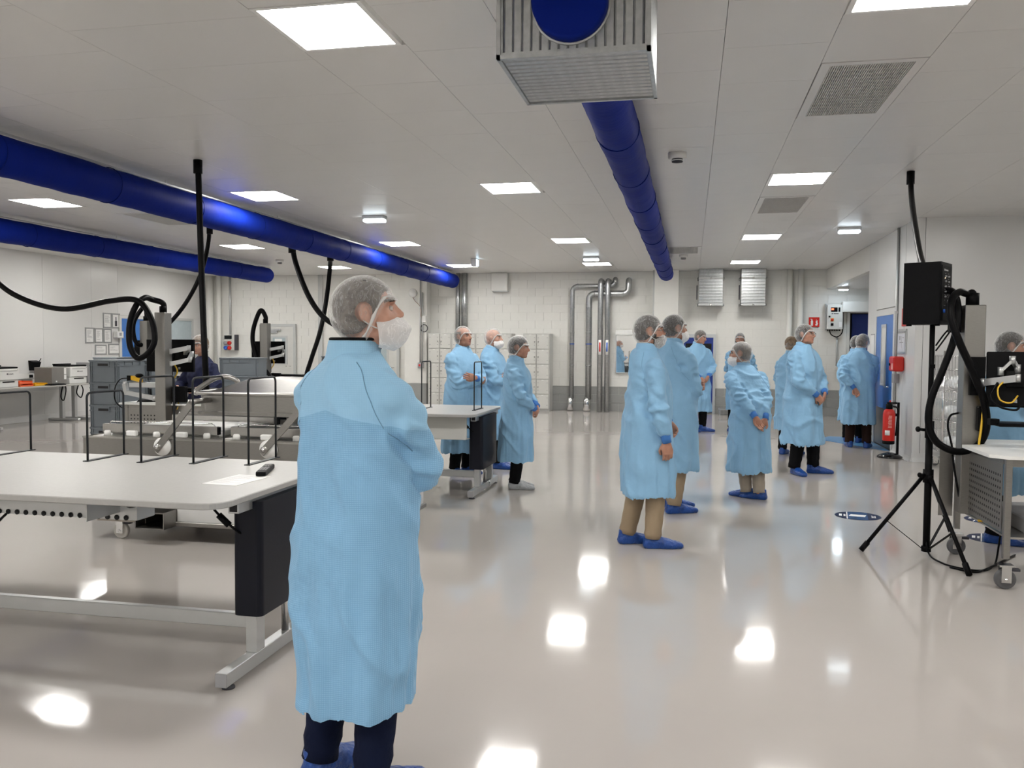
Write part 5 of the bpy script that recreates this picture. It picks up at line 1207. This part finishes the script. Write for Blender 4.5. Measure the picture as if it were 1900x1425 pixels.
def rotm(yaw, pitch, roll):
    return np.array((Matrix.Rotation(-math.radians(yaw), 3, 'Z') @ Matrix.Rotation(math.radians(pitch), 3, 'X') @ Matrix.Rotation(math.radians(roll), 3, 'Y')))
def ik(S, W, pole, l1=.295, l2=.265):
    S, W = V(S), V(W); d = W - S; D = min(d.length, (l1 + l2) * .995); u = d.normalized(); a = (l1 * l1 - l2 * l2 + D * D) / (2 * D); h = math.sqrt(max(1e-6, l1 * l1 - a * a))
    p = V(pole); p = (p - u * p.dot(u)).normalized(); E = S + u * a + p * h; return E, S + u * D
POSES = {  # per arm (right side given; x mirrors for left): wrist, pole, hand kind, finger direction, palm normal
    'hang': ((.255, .06, .84), (.6, -.8, 0), 'relax', (.0, .10, -1), (-.9, .2, 0)),
    'clasp': ((.085, .215, .955), (1, -.35, -.2), 'clasp', (-.55, .35, -.75), (-.3, -.9, .1)),
    'claspL': ((.075, .235, .975), (1, -.35, -.2), 'clasp', (-.65, .2, -.72), (-.25, -.95, .1)),
    'back': ((.075, -.205, .90), (1, -.2, .0), 'relax', (-.55, -.05, -.82), (.0, -1, 0)),
    'backup': ((.06, -.215, .945), (1, -.2, .0), 'relax', (-.45, -.1, -.85), (.1, -1, .1)),
    'cross': ((-.06, .235, 1.135), (.9, -.2, -.9), 'relax', (-.95, -.12, .12), (0, -1, .1)),
    'crossL': ((-.035, .275, 1.175), (.9, -.2, -.9), 'flat', (-.93, -.25, .22), (0, -1, .2)),
    'type': ((.16, .33, 1.10), (.8, -.5, -.6), 'relax', (-.2, .95, -.15), (0, -.1, -1)),
    'face': ((.05, .22, 1.47), (.8, .1, -.9), 'fist', (-.3, -.25, .95), (-.3, -.8, 0)),
    'frontfold': ((-.02, .22, 1.02), (.9, -.3, -.6), 'fist', (-.9, .2, -.1), (0, -1, .1)),
}
def person(label, x, y, H, heading, R='hang', Lf='hang', head=(0, 0, 0), lean=0.0, wid=1.0, hem=.40, trousers=TBLACK, shoes='blue', hair='dark', bald=0, net=True, cover=None, beard=False, glasses=False, skin=SKIN, feet=((.10, .0, 8), (-.10, .0, -8)), coatm=COAT, vox=.0125, seed=1, hfwd=.015, clr=1.0, fl=1.0, shirt=False, female=False, sweater=False, fold=1.45, netpuff=1.0):
    s = H / 1.78; rnd = random.Random(seed); ln = math.radians(lean)
    def bend(v):
        v = np.array(v, float); one = v.ndim == 1; v = np.atleast_2d(v).copy()
        k = np.clip(v[:, 2] - .95, 0, None); t = sst(v[:, 2], .95, 1.25)
        v[:, 1] += np.sin(ln * t) * k; v[:, 2] -= (1 - np.cos(ln * t)) * k
        return v[0] if one else v
    hm = hem / s; zs = 1.385 if not female else 1.365
    sw = .185 * wid if not female else .165 * wid
    arms = {}
    for sd, ps in ((1, R), (-1, Lf)):
        W, pole, hk, fd, pn = POSES[ps]
        S = bend((sd * sw, -.012, zs)); E, W2 = ik(S, (sd * W[0], W[1], W[2]), (sd * pole[0], pole[1], pole[2])); arms[sd] = (V(S), E, W2, hk, V((sd * fd[0], fd[1], fd[2])), V((sd * pn[0], pn[1], pn[2])))
    # ---------- body: one mesh of trunk, limbs, head and hands
    m = MB(); ring = lambda z, rx, ry, yc, n=20: [tuple(bend((rx * math.cos(2 * PI * j / n), yc + ry * math.sin(2 * PI * j / n), z))) for j in range(n)]
    m.loft([ring(z, rx * wid * .8, ry * wid * .8, yc) for z, rx, ry, yc in ((.86, .13, .10, 0), (.95, .19, .14, 0), (1.1, .17, .125, 0), (1.3, .18, .125, 0), (1.42, .15, .10, -.01), (1.48, .07, .07, -.02), (1.52, .06, .06, -.02))])
    for sd in (1, -1):
        S, E, W2, *_ = arms[sd]; m.tube([S, E, W2], [.05, .042, .028], 10)
        fx, fy, fa = feet[0] if sd == 1 else feet[1]
        m.tube([(sd * .085, 0, .93), (sd * .09 * .5 + fx * .5, fy * .5 + .02, .50), (fx, fy - .03, .07)], [.085, .055, .04], 10)
        ca, sa = math.cos(math.radians(-fa)), math.sin(math.radians(-fa)); m.sphere((fx, fy + .01, .045), (.028, .06, .030), 10, 8)
    bv, bf = remesh(m, .022)
    VS = [bv]; FS = [bf]; MI = [np.zeros(len(bf), int)]; off = len(bv)
    # head
    Rm = rotm(*head); w = sst(HV[:, 2], 1.49, 1.575)[:, None]; nj = bend(NJ)
    hs = np.array([1, 1, 1]) * (.965 if female else 1.0) * (1 + .02 * rnd.uniform(-1, 1)) / (s ** .6)
    def headT(v, ww=None):
        q = (v - NJ) * hs; r = q @ Rm.T
        k = 1 if ww is None else ww
        return (q * (1 - k) + r * k) + nj + k * (Rm @ np.array([0, hfwd, 0]))
    hv = headT(HV, w); VS.append(hv); FS.append(HF + off); MI.append(HM); off += len(hv)
    # hands
    wr = {}
    for sd in (1, -1):
        S, E, W2, hk, fd, pn = arms[sd]; hv0, hf0 = HANDS[hk]; q = hv0.copy(); ff = hf0
        z = -fd.normalized(); yv = (pn - z * pn.dot(z)).normalized(); xv = yv.cross(z)
        th = xv * sd   # thumb side
        if sd == 1: q[:, 0] *= -1; ff = ff[:, ::-1]
        M3 = np.array(Matrix((xv, yv, z)).transposed()); sc = (.88 if female else 1.0) * 1.04
        VS.append((q * sc) @ M3.T + np.array(W2)); FS.append(ff + off); MI.append(np.zeros(len(ff), int)); off += len(q)
    bv = np.concatenate(VS) * s; bf = np.concatenate(FS); mi = np.concatenate(MI)
    root = mesh_ob('person', bv, bf, [skin, LIP, BROW, EYEW, IRIS], None, mi)
    root.location = (x, y, 0); root.rotation_euler = (0, 0, -math.radians(heading)); tag(root, label, 'person', 'people in the hall')
    # ---------- coat
    m = MB()
    if sweater: prof = ((.90, .195, .15, 0), (.93, .205, .16, 0), (1.08, .195, .15, 0), (1.25, .20, .15, .01), (1.35, .195, .14, 0), (1.41, .170, .12, -.01), (1.455, .125, .10, -.015), (1.49, .085, .08, -.02), (1.51, .066, .068, -.02))
    else:
        k = .94 if female else 1.0
        prof = ((hm, .232 * k * fl, .200 * fl, 0), (hm + .02, .236 * k * fl, .204 * fl, 0), (.62, .232 * k * (fl + .35) / 1.35, .197, 0), (.80, .226 * k, .188, 0), (.95, .218, .178, 0), (1.10, .206, .164, .0), (1.25, .208, .158, .008), (1.35, .202, .146, .0), (1.41, .186, .130, -.010), (1.455, .156, .112, -.016), (1.495, .116, .096, -.018), (1.53, .086, .084, -.016), (1.54, .066, .068, -.02))
    def sring(z, rx, ry, yc, n=28, e=2.35):
        out = []
        for j in range(n):
            a = 2 * PI * j / n; c, s_ = math.cos(a), math.sin(a)
            out.append(tuple(bend((rx * wid * math.copysign(abs(c) ** (2 / e), c), yc + ry * wid * math.copysign(abs(s_) ** (2 / e), s_), z))))
        return out
    m.loft([sring(*p) for p in prof])
    for sd in (1, -1):
        S, E, W2, *_ = arms[sd]; S0 = S + V((-sd * .075, 0, .028)); fw = (W2 - E).normalized(); We = W2 - fw * .045
        pts = [S0, S, S.lerp(E, .35), S.lerp(E, .75), E, E.lerp(We, .3), E.lerp(We, .7), We]
        P_ = spline(pts, 3); rr = np.interp(np.linspace(0, 1, len(P_)), [0, .14, .29, .43, .57, .71, .86, 1], [.062, .073, .074, .070, .068, .064, .057, .043]) * (wid ** .5) * (.9 if female else 1)
        m.tube(P_, list(rr), 14)
    cv, cf = remesh(m, vox); cv = smooth(cv, cf, 3, .5); n = normals(cv, cf)
    # cloth folds as real relief
    da = np.full(len(cv), 9.0); el = np.zeros(len(cv))
    for sd in (1, -1):
        S, E, W2, *_ = arms[sd]
        for a, b in ((S, E), (E, W2)):
            a_, b_ = np.array(a), np.array(b); ab = b_ - a_; t = np.clip(((cv - a_) @ ab) / (ab @ ab), 0, 1); d = np.linalg.norm(cv - (a_ + t[:, None] * ab), axis=1); da = np.minimum(da, d)
        el = np.maximum(el, np.exp(-(np.linalg.norm(cv - np.array(E), axis=1) / .13) ** 2)); el = np.maximum(el, .8 * np.exp(-(np.linalg.norm(cv - np.array(S) + np.array([0, 0, .09]), axis=1) / .12) ** 2))
    slv = sst(-da, -.10, -.075); low = sst(-cv[:, 2], -1.15, -.55)
    th = np.arctan2(cv[:, 0], cv[:, 1])
    ring_ = np.stack([np.cos(th) * 1.9, np.sin(th) * 1.9, cv[:, 2] * .75], 1)
    disp = (1 - slv) * (low * (.022 * nz(ring_ * 1.25, seed * 3.7) + .008 * nz(ring_ * np.array([3.2, 3.2, 1.2]), seed * 1.3)) + .008 * nz(cv * np.array([5, 5, 3.2]) + cv[:, [2, 2, 0]] * 2.5, seed))
    rid = 1 - np.abs(nz(cv * np.array([7, 7, 13]) + cv[:, [2, 0, 1]] * 4, seed * 2.2)) * 3.2
    disp += (slv * .35 + el) * .0125 * np.clip(rid, -.6, 1) + slv * .006 * nz(cv * 17, seed)
    rid2 = 1 - np.abs(nz(cv * np.array([4.5, 4.5, 2.6]) + cv[:, [2, 2, 1]] * 1.8, seed * 5.1)) * 4
    disp += (1 - slv) * .011 * np.clip(rid2, 0, 1)
    cv = cv + n * (disp * fold)[:, None]
    fz = cv[cf][:, :, 2].max(1); fn = n[cf].mean(1)[:, 2]
    keep = ~((fz < (hm + .03 if not sweater else .93)) & (fn < -.55)); cf = cf[keep]
    used_ = np.unique(cf); mp = -np.ones(len(cv), int); mp[used_] = np.arange(len(used_)); cv = cv[used_]; cf = mp[cf]
    co = mesh_ob('sweater' if sweater else 'coat', cv * s, cf, NAVY if sweater else coatm, root)
    if not sweater:
        # stand-up collar
        mb = MB(); mb.smooth = True; rings = []
        for (z, rx, ry, yc) in ((1.488, .100, .092, -.020), (1.525, .086, .088, -.012), (1.575, .080, .086, -.004), (1.577, .076, .082, -.004), (1.525, .077, .080, -.012)):
            rings.append([tuple(bend((rx * clr * wid ** .4 * math.sin(a), yc + ry * clr * wid ** .4 * math.cos(a), z - (.040 if z > 1.55 else .022) * max(0, math.cos(a))))) for a in [.06 + (2 * PI - .12) * j / 26 for j in range(27)]])
        mb.loft(rings, False, False); mb.v = [tuple(V(q) * s) for q in mb.v]; mb.build('collar', coatm, root)
        # front placket strip with snaps, laid on the cloth
        from mathutils.bvhtree import BVHTree
        bt = BVHTree.FromPolygons([tuple(p) for p in cv], [tuple(dict.fromkeys(q)) for q in cf.tolist()])
        pl = MB(); prev = None; sn = []
        zt = 1.44
        for i in range(46):
            z = zt - (zt - hm - .01) * i / 45; row = []
            for xx in (-.006, .026):
                h_ = bt.ray_cast(V((xx, 1.0, z)), V((0, -1, 0)))
                row.append(h_[0] + V((0, .0035, 0)) if h_[0] is not None else None)
            if None in row: prev = None; continue
            if prev and (prev[0] - row[0]).length < .05: pl.add([prev[0] * s, prev[1] * s, row[1] * s, row[0] * s], [(0, 1, 2, 3)])
            if prev and i % 6 == 0: sn.append((row[0] + row[1]) / 2 * s)
            prev = row
        if pl.f: pl.build('placket', coatm, root)
        SEAM = mat('coat_seam_thread', (.16, .31, .50), .8)
        for sd in (1, -1):   # raglan seams down the back
            pt = []
            for i in range(15):
                t = i / 14; q = bend((sd * (.092 + .13 * t ** .8) * wid, 0, 1.505 - .30 * t)); h_ = bt.ray_cast(V((q[0], -1.0, q[2])), V((0, 1, 0)))
                if h_[0] is not None: pt.append((h_[0] - V((0, .0008, 0))) * s)
            if len(pt) > 4: MB().tube(pt, .0016, 5).build('raglan_seam', SEAM, root)
        if shirt:
            pt = [bend((.083 * math.sin(a), .0 + .088 * math.cos(a), 1.581 - .038 * max(0, math.cos(a)))) * s for a in np.linspace(0, 2 * PI, 29)[:-1]]
            MB().tube([tuple(q) for q in pt], .006, 6, cyc=True).build('shirt_collar', TBLACK, root)
        for sd in (1, -1):
            S, E, W2, *_ = arms[sd]; fw = (W2 - E).normalized(); a = W2 - fw * .075; b = W2 + fw * .012
            MB().tube([a * s, a.lerp(b, .5) * s, b * s, (b - fw * .004) * s], [.044 * s, .037 * s, .034 * s, .028 * s], 16, False).build('cuff', CUFF, root)
    # ---------- trousers
    m = MB(); m.smooth = True
    for sd in (1, -1):
        fx, fy, fa = feet[0] if sd == 1 else feet[1]; P_ = []; rr = []
        for i in range(25):
            t = i / 24; z = .95 + (.075 - .95) * t
            xx = sd * .088 * (1 - t) + fx * t; yy = (fy - .035) * t + .03 * math.sin(t * PI)
            P_.append((xx * s, yy * s, z * s)); r = (.100 * (1 - t) + .064 * t) * (wid ** .6)
            if t > .72: r += .0045 * math.sin(i * 2.6 + seed) * ((t - .72) / .28)
            rr.append(r * s)
        m.tube(P_, rr, 16)
    m.sphere((0, 0, .93 * s), (.18 * wid * s, .13 * wid * s, .10 * s), 16, 10); m.build('trousers', trousers, root)
    for sd in (1, -1):
        fx, fy, fa = feet[0] if sd == 1 else feet[1]
        o = inst(SHOES[shoes], 'shoe_cover', root, (fx * s, fy * s, 0), (s, s, s), (0, 0, -math.radians(fa)))
    # ---------- hair: shell lifted from the scalp
    if bald < 2:
        c = HV; line = 1.602 + .128 * sst(c[:, 1], -.035, .075) + .022 * sst(np.abs(c[:, 0]), .05, .078) * sst(c[:, 1], .0, .05) * -1
        msk = (c[:, 2] > line) & ~((np.abs(c[:, 0]) > .074) & ((((c[:, 1] + .012) / .026) ** 2 + ((c[:, 2] - 1.657) / .040) ** 2) < 1)) & (np.arange(len(c)) < len(HV) - 2 * 86)
        if bald == 1: msk &= ~((c[:, 2] > 1.725) & (c[:, 1] > -.055)) & (c[:, 1] < .02)
        fm = msk[HF].all(1); ff = HF[fm]
        if len(ff):
            thick = .007 + .006 * sst(c[:, 2] - line, 0, .03)
            if female: thick = thick + .012 * sst(-c[:, 1], .0, .06)
            pv = c + HN * (thick + .002 * nz(c * 60, seed))[:, None]; us = np.unique(ff); mp = -np.ones(len(c), int); mp[us] = np.arange(len(us))
            mesh_ob('hair', headT(pv[us], w[us]) * s, mp[ff], HAIRS[hair], root)
    if beard:
        c = HV; msk = (c[:, 2] < 1.622) & (c[:, 2] > 1.55) & (c[:, 1] > .015) & ~((np.abs(c[:, 2] - 1.604) < .006) & (np.abs(c[:, 0]) < .02)) | ((c[:, 2] < 1.645) & (c[:, 2] > 1.6) & (np.abs(c[:, 0]) > .05) & (c[:, 1] > .0) & (c[:, 1] < .04))
        msk &= (np.arange(len(c)) < len(HV) - 2 * 86); fm = msk[HF].all(1); ff = HF[fm]; us = np.unique(ff); mp = -np.ones(len(c), int); mp[us] = np.arange(len(us))
        pv = c + HN * (.009 + .003 * nz(c * 70, seed))[:, None]; mesh_ob('beard', headT(pv[us], w[us]) * s, mp[ff], HAIRS[hair], root)
    # ---------- hairnet with ruffled elastic edge
    if net:
        na, nt_ = 44, 16; vs = []; edge = []
        cen = np.array([0, -.014, 1.672]); pf = netpuff
        for i in range(nt_ + 3):
            for j in range(na):
                a = 2 * PI * j / na; ca = math.cos(a); k = sst(np.array(ca), -.35, .8)
                ze = 1.582 + .130 * float(k); ze -= .012 * math.exp(-(abs(abs(a - PI) - PI / 2) / .35) ** 2)
                rx, ry, rz = .095 * pf, .120 * (pf if ca < 0 else 1.0), .128 * (pf ** .7)
                pe = math.acos(max(-1, min(1, (ze - cen[2]) / rz))); t = min(i / nt_, 1.0); ph = pe * t
                q = np.array([rx * math.sin(ph) * math.sin(a), ry * math.sin(ph) * math.cos(a), rz * math.cos(ph)])
                f_ = 1 + .045 * noise.noise((q[0] * 14 + seed, q[1] * 14, q[2] * 14)) * (.4 + .6 * t) + .018 * math.sin(a * 17 + seed + 3 * noise.noise((a, seed, t * 2))) * t
                q = q * np.array([f_, f_, 1 + (f_ - 1) * .5])
                if i > nt_:
                    e_ = (i - nt_); q = q * (1 + .03 * e_) + np.array([0, 0, -.009 * e_]); q *= 1 + .02 * math.sin(j * 2.3 + e_ + seed)
                else:
                    tight = .06 * t ** 6; q[:2] *= 1 - tight
                p = cen + q; vs.append(p)
                if i == nt_: edge.append(p)
        f_ = [(i * na + j, i * na + (j + 1) % na, (i + 1) * na + (j + 1) % na, (i + 1) * na + j) for i in range(nt_ + 2) for j in range(na)]
        vs = headT(np.array(vs)) * s; mesh_ob('hairnet', vs, np.array(f_), NET, root)
        ed = headT(np.array(edge)) * s; m = MB(); m.tube([tuple(p) for p in ed], [(.0048 + .0022 * math.sin(j * 2.1 + seed)) * s for j in range(na)], 6, cyc=True); m.build('elastic_band', BAND, root)
    if cover:
        na, nv = 26, 14; vs = []; L0 = R0 = None
        for i in range(nv + 1):
            for j in range(na + 1):
                a = (j / na - .5) * 2 * math.radians(84); v_ = i / nv
                z = 1.632 - .088 * v_ ; bul = math.sin(v_ * PI) ** .7
                rx = .058 + .020 * bul * cover; ry = .094 + .030 * bul * cover - .035 * v_ ** 3
                wv = 1 + .06 * noise.noise((a * 3 + seed, v_ * 4, seed)) + .02 * math.sin(a * 14 + seed) * (v_ if v_ > .5 else 1 - v_)
                vs.append((rx * math.sin(a) * wv, .012 + ry * math.cos(a) * wv, z - .018 * math.cos(a) * v_ * cover + .02 * (1 - abs(math.sin(a))) * (1 - v_) * .5))
        f_ = [(i * (na + 1) + j, i * (na + 1) + j + 1, (i + 1) * (na + 1) + j + 1, (i + 1) * (na + 1) + j) for i in range(nv) for j in range(na)]
        V2 = headT(np.array(vs)) * s; mesh_ob('beard_cover', V2, np.array(f_), NETT if beard else NETW, root)
        m = MB()
        for e_, sd in ((na, 1), (0, -1)):
            p1 = V2[(nv // 3) * (na + 1) + e_]; p2 = headT(np.array([[sd * .083, -.02, 1.64]]))[0] * s; MB().tube([tuple(p1), tuple(p1 * .5 + p2 * .5 + np.array([0, 0, -.004])), tuple(p2)], .0022 * s, 5).build('ear_loop', BAND, root)
    if glasses:
        m = MB()
        for sd in (1, -1):
            c = headT(np.array([[sd * .031 + .021 * math.cos(t), .110 - .004 * abs(math.cos(t)), 1.669 + .016 * math.sin(t)] for t in np.linspace(0, 2 * PI, 17)[:-1]])) * s; m.tube([tuple(p) for p in c], .0016 * s, 5, cyc=True)
            t_ = headT(np.array([[sd * .053, .107, 1.674], [sd * .074, .07, 1.674], [sd * .082, .0, 1.672], [sd * .083, -.02, 1.66]])) * s; m.tube([tuple(p) for p in t_], .0018 * s, 5)
        b_ = headT(np.array([[-.010, .111, 1.672], [0, .114, 1.675], [.010, .111, 1.672]])) * s; m.tube([tuple(p) for p in b_], .0018 * s, 5)
        m.build('spectacles', GLASSF, root)
    return root

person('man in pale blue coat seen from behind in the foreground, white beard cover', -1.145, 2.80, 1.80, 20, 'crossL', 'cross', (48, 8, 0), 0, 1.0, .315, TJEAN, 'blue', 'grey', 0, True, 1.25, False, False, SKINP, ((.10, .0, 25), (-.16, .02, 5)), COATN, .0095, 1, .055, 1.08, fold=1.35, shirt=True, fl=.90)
person('woman in pale blue coat with clasped hands and white shoe covers', -1.87, 9.20, 1.665, 84, 'clasp', 'claspL', (6, -6, 0), 0, 1.0, .30, TBLACK, 'white', 'dark', 0, True, None, False, False, SKIN, ((.07, .02, 0), (-.08, .0, 0)), seed=2, female=True, netpuff=1.12)
person('man in pale blue coat with crossed arms behind the far workbench, high forehead', -2.72, 10.05, 1.80, 122, 'cross', 'crossL', (-9, 3, 0), 0, 1.03, .27, TBLACK, 'blue', 'grey', 1, True, None, False, False, SKIN, seed=3)
person('bald man behind the crossed arms man and the woman, beard cover below chin', -2.51, 10.75, 1.79, 100, 'cross', 'crossL', (-6, 0, 0), 0, .98, .38, TBLACK, 'blue', 'grey', 2, True, 1.1, False, False, SKINP, ((.12, .16, 0), (-.10, .05, 0)), seed=4)
person('bearded man with glasses and beige trousers, arm hanging, middle of the hall', -.33, 6.80, 1.815, 66, 'hang', 'clasp', (12, 2, 0), 0, .97, .40, TBEIGE, 'blue', 'dark', 0, True, .8, True, True, SKIN, ((.11, .05, 12), (-.08, -.09, 2)), seed=5)
person('tall man with folded arms and white beard cover just behind bearded man', -.16, 8.28, 1.875, 50, 'frontfold', 'cross', (10, 2, 0), 0, 1.06, .40, TBEIGE, 'blue', 'dark', 0, True, 1.15, False, False, SKIN, ((.10, -.02, 15), (-.10, .12, 10)), seed=6)
person('man with clasped hands looking down in front of the dark blue door', .13, 16.3, 1.90, 148, 'clasp', 'claspL', (-32, -16, 0), 0, 1.0, .37, TBLACK, 'blue', 'brown', 0, True, None, False, False, SKIN, ((.11, .02, -10), (-.10, .06, -50)), seed=7)
person('man with dark beard facing the camera, half hidden by stooping man', .90, 16.5, 1.84, 186, 'back', 'backup', (0, 0, 0), 0, .95, .40, TBLACK, 'blue', 'dark', 0, True, None, True, True, SKIN, ((.13, .0, 5), (-.10, .0, -5)), seed=8)
person('stooping man seen from behind with hands clasped behind his back', .62, 9.15, 1.65, -24, 'back', 'backup', (-50, -2, 0), 21, 1.0, .28, TGREY, 'blue', 'grey', 0, True, 1.3, False, True, SKIN, ((.09, -.03, -42), (.0, .10, -30)), seed=9)
person('man with rimless glasses and grey hair, hands clasped, black trousers', 1.39, 11.2, 1.865, 124, 'clasp', 'claspL', (-3, 0, 0), 0, 1.11, .37, TBLACK, 'blue', 'dark', 0, True, None, False, True, SKIN, ((.16, .02, 35), (-.12, .12, -30)), seed=10)
person('person mostly hidden behind the man with rimless glasses', 1.45, 13.1, 1.735, 32, 'clasp', 'claspL', (0, 0, 0), 0, 1.0, .36, TBLACK, 'blue', 'blond', 0, True, None, False, False, SKIN, seed=11, female=True)
person('person seen from behind by the blue door, one hand behind the back', 2.63, 14.35, 1.79, 14, 'frontfold', 'backup', (26, -8, 6), 4, 1.06, .37, TBROWN, 'blue', 'grey', 0, True, None, False, False, SKIN, ((.13, .0, 10), (-.13, .0, -15)), seed=12, netpuff=1.06)
person('second person by the blue door, hidden behind the one with hand on back', 2.68, 15.08, 1.775, 20, 'clasp', 'back', (20, -6, 0), 3, .98, .36, TBLACK, 'blue', 'dark', 0, True, None, False, False, SKIN, seed=13)
person('man at the right edge behind the monitor, hand raised to his face', 2.50, 7.62, 1.71, 108, 'face', 'clasp', (-8, -4, 0), 3, 1.0, .40, TBLACK, 'blue', 'dark', 0, True, None, False, False, SKIN, seed=14)
person('woman in navy sweater with hairnet working at the left cart', -6.02, 9.72, 1.675, 186, 'type', 'type', (6, -12, 0), 2, .98, .9, TBLACK, 'blue', 'blond', 0, True, None, False, False, SKINP, seed=15, female=True, sweater=True)
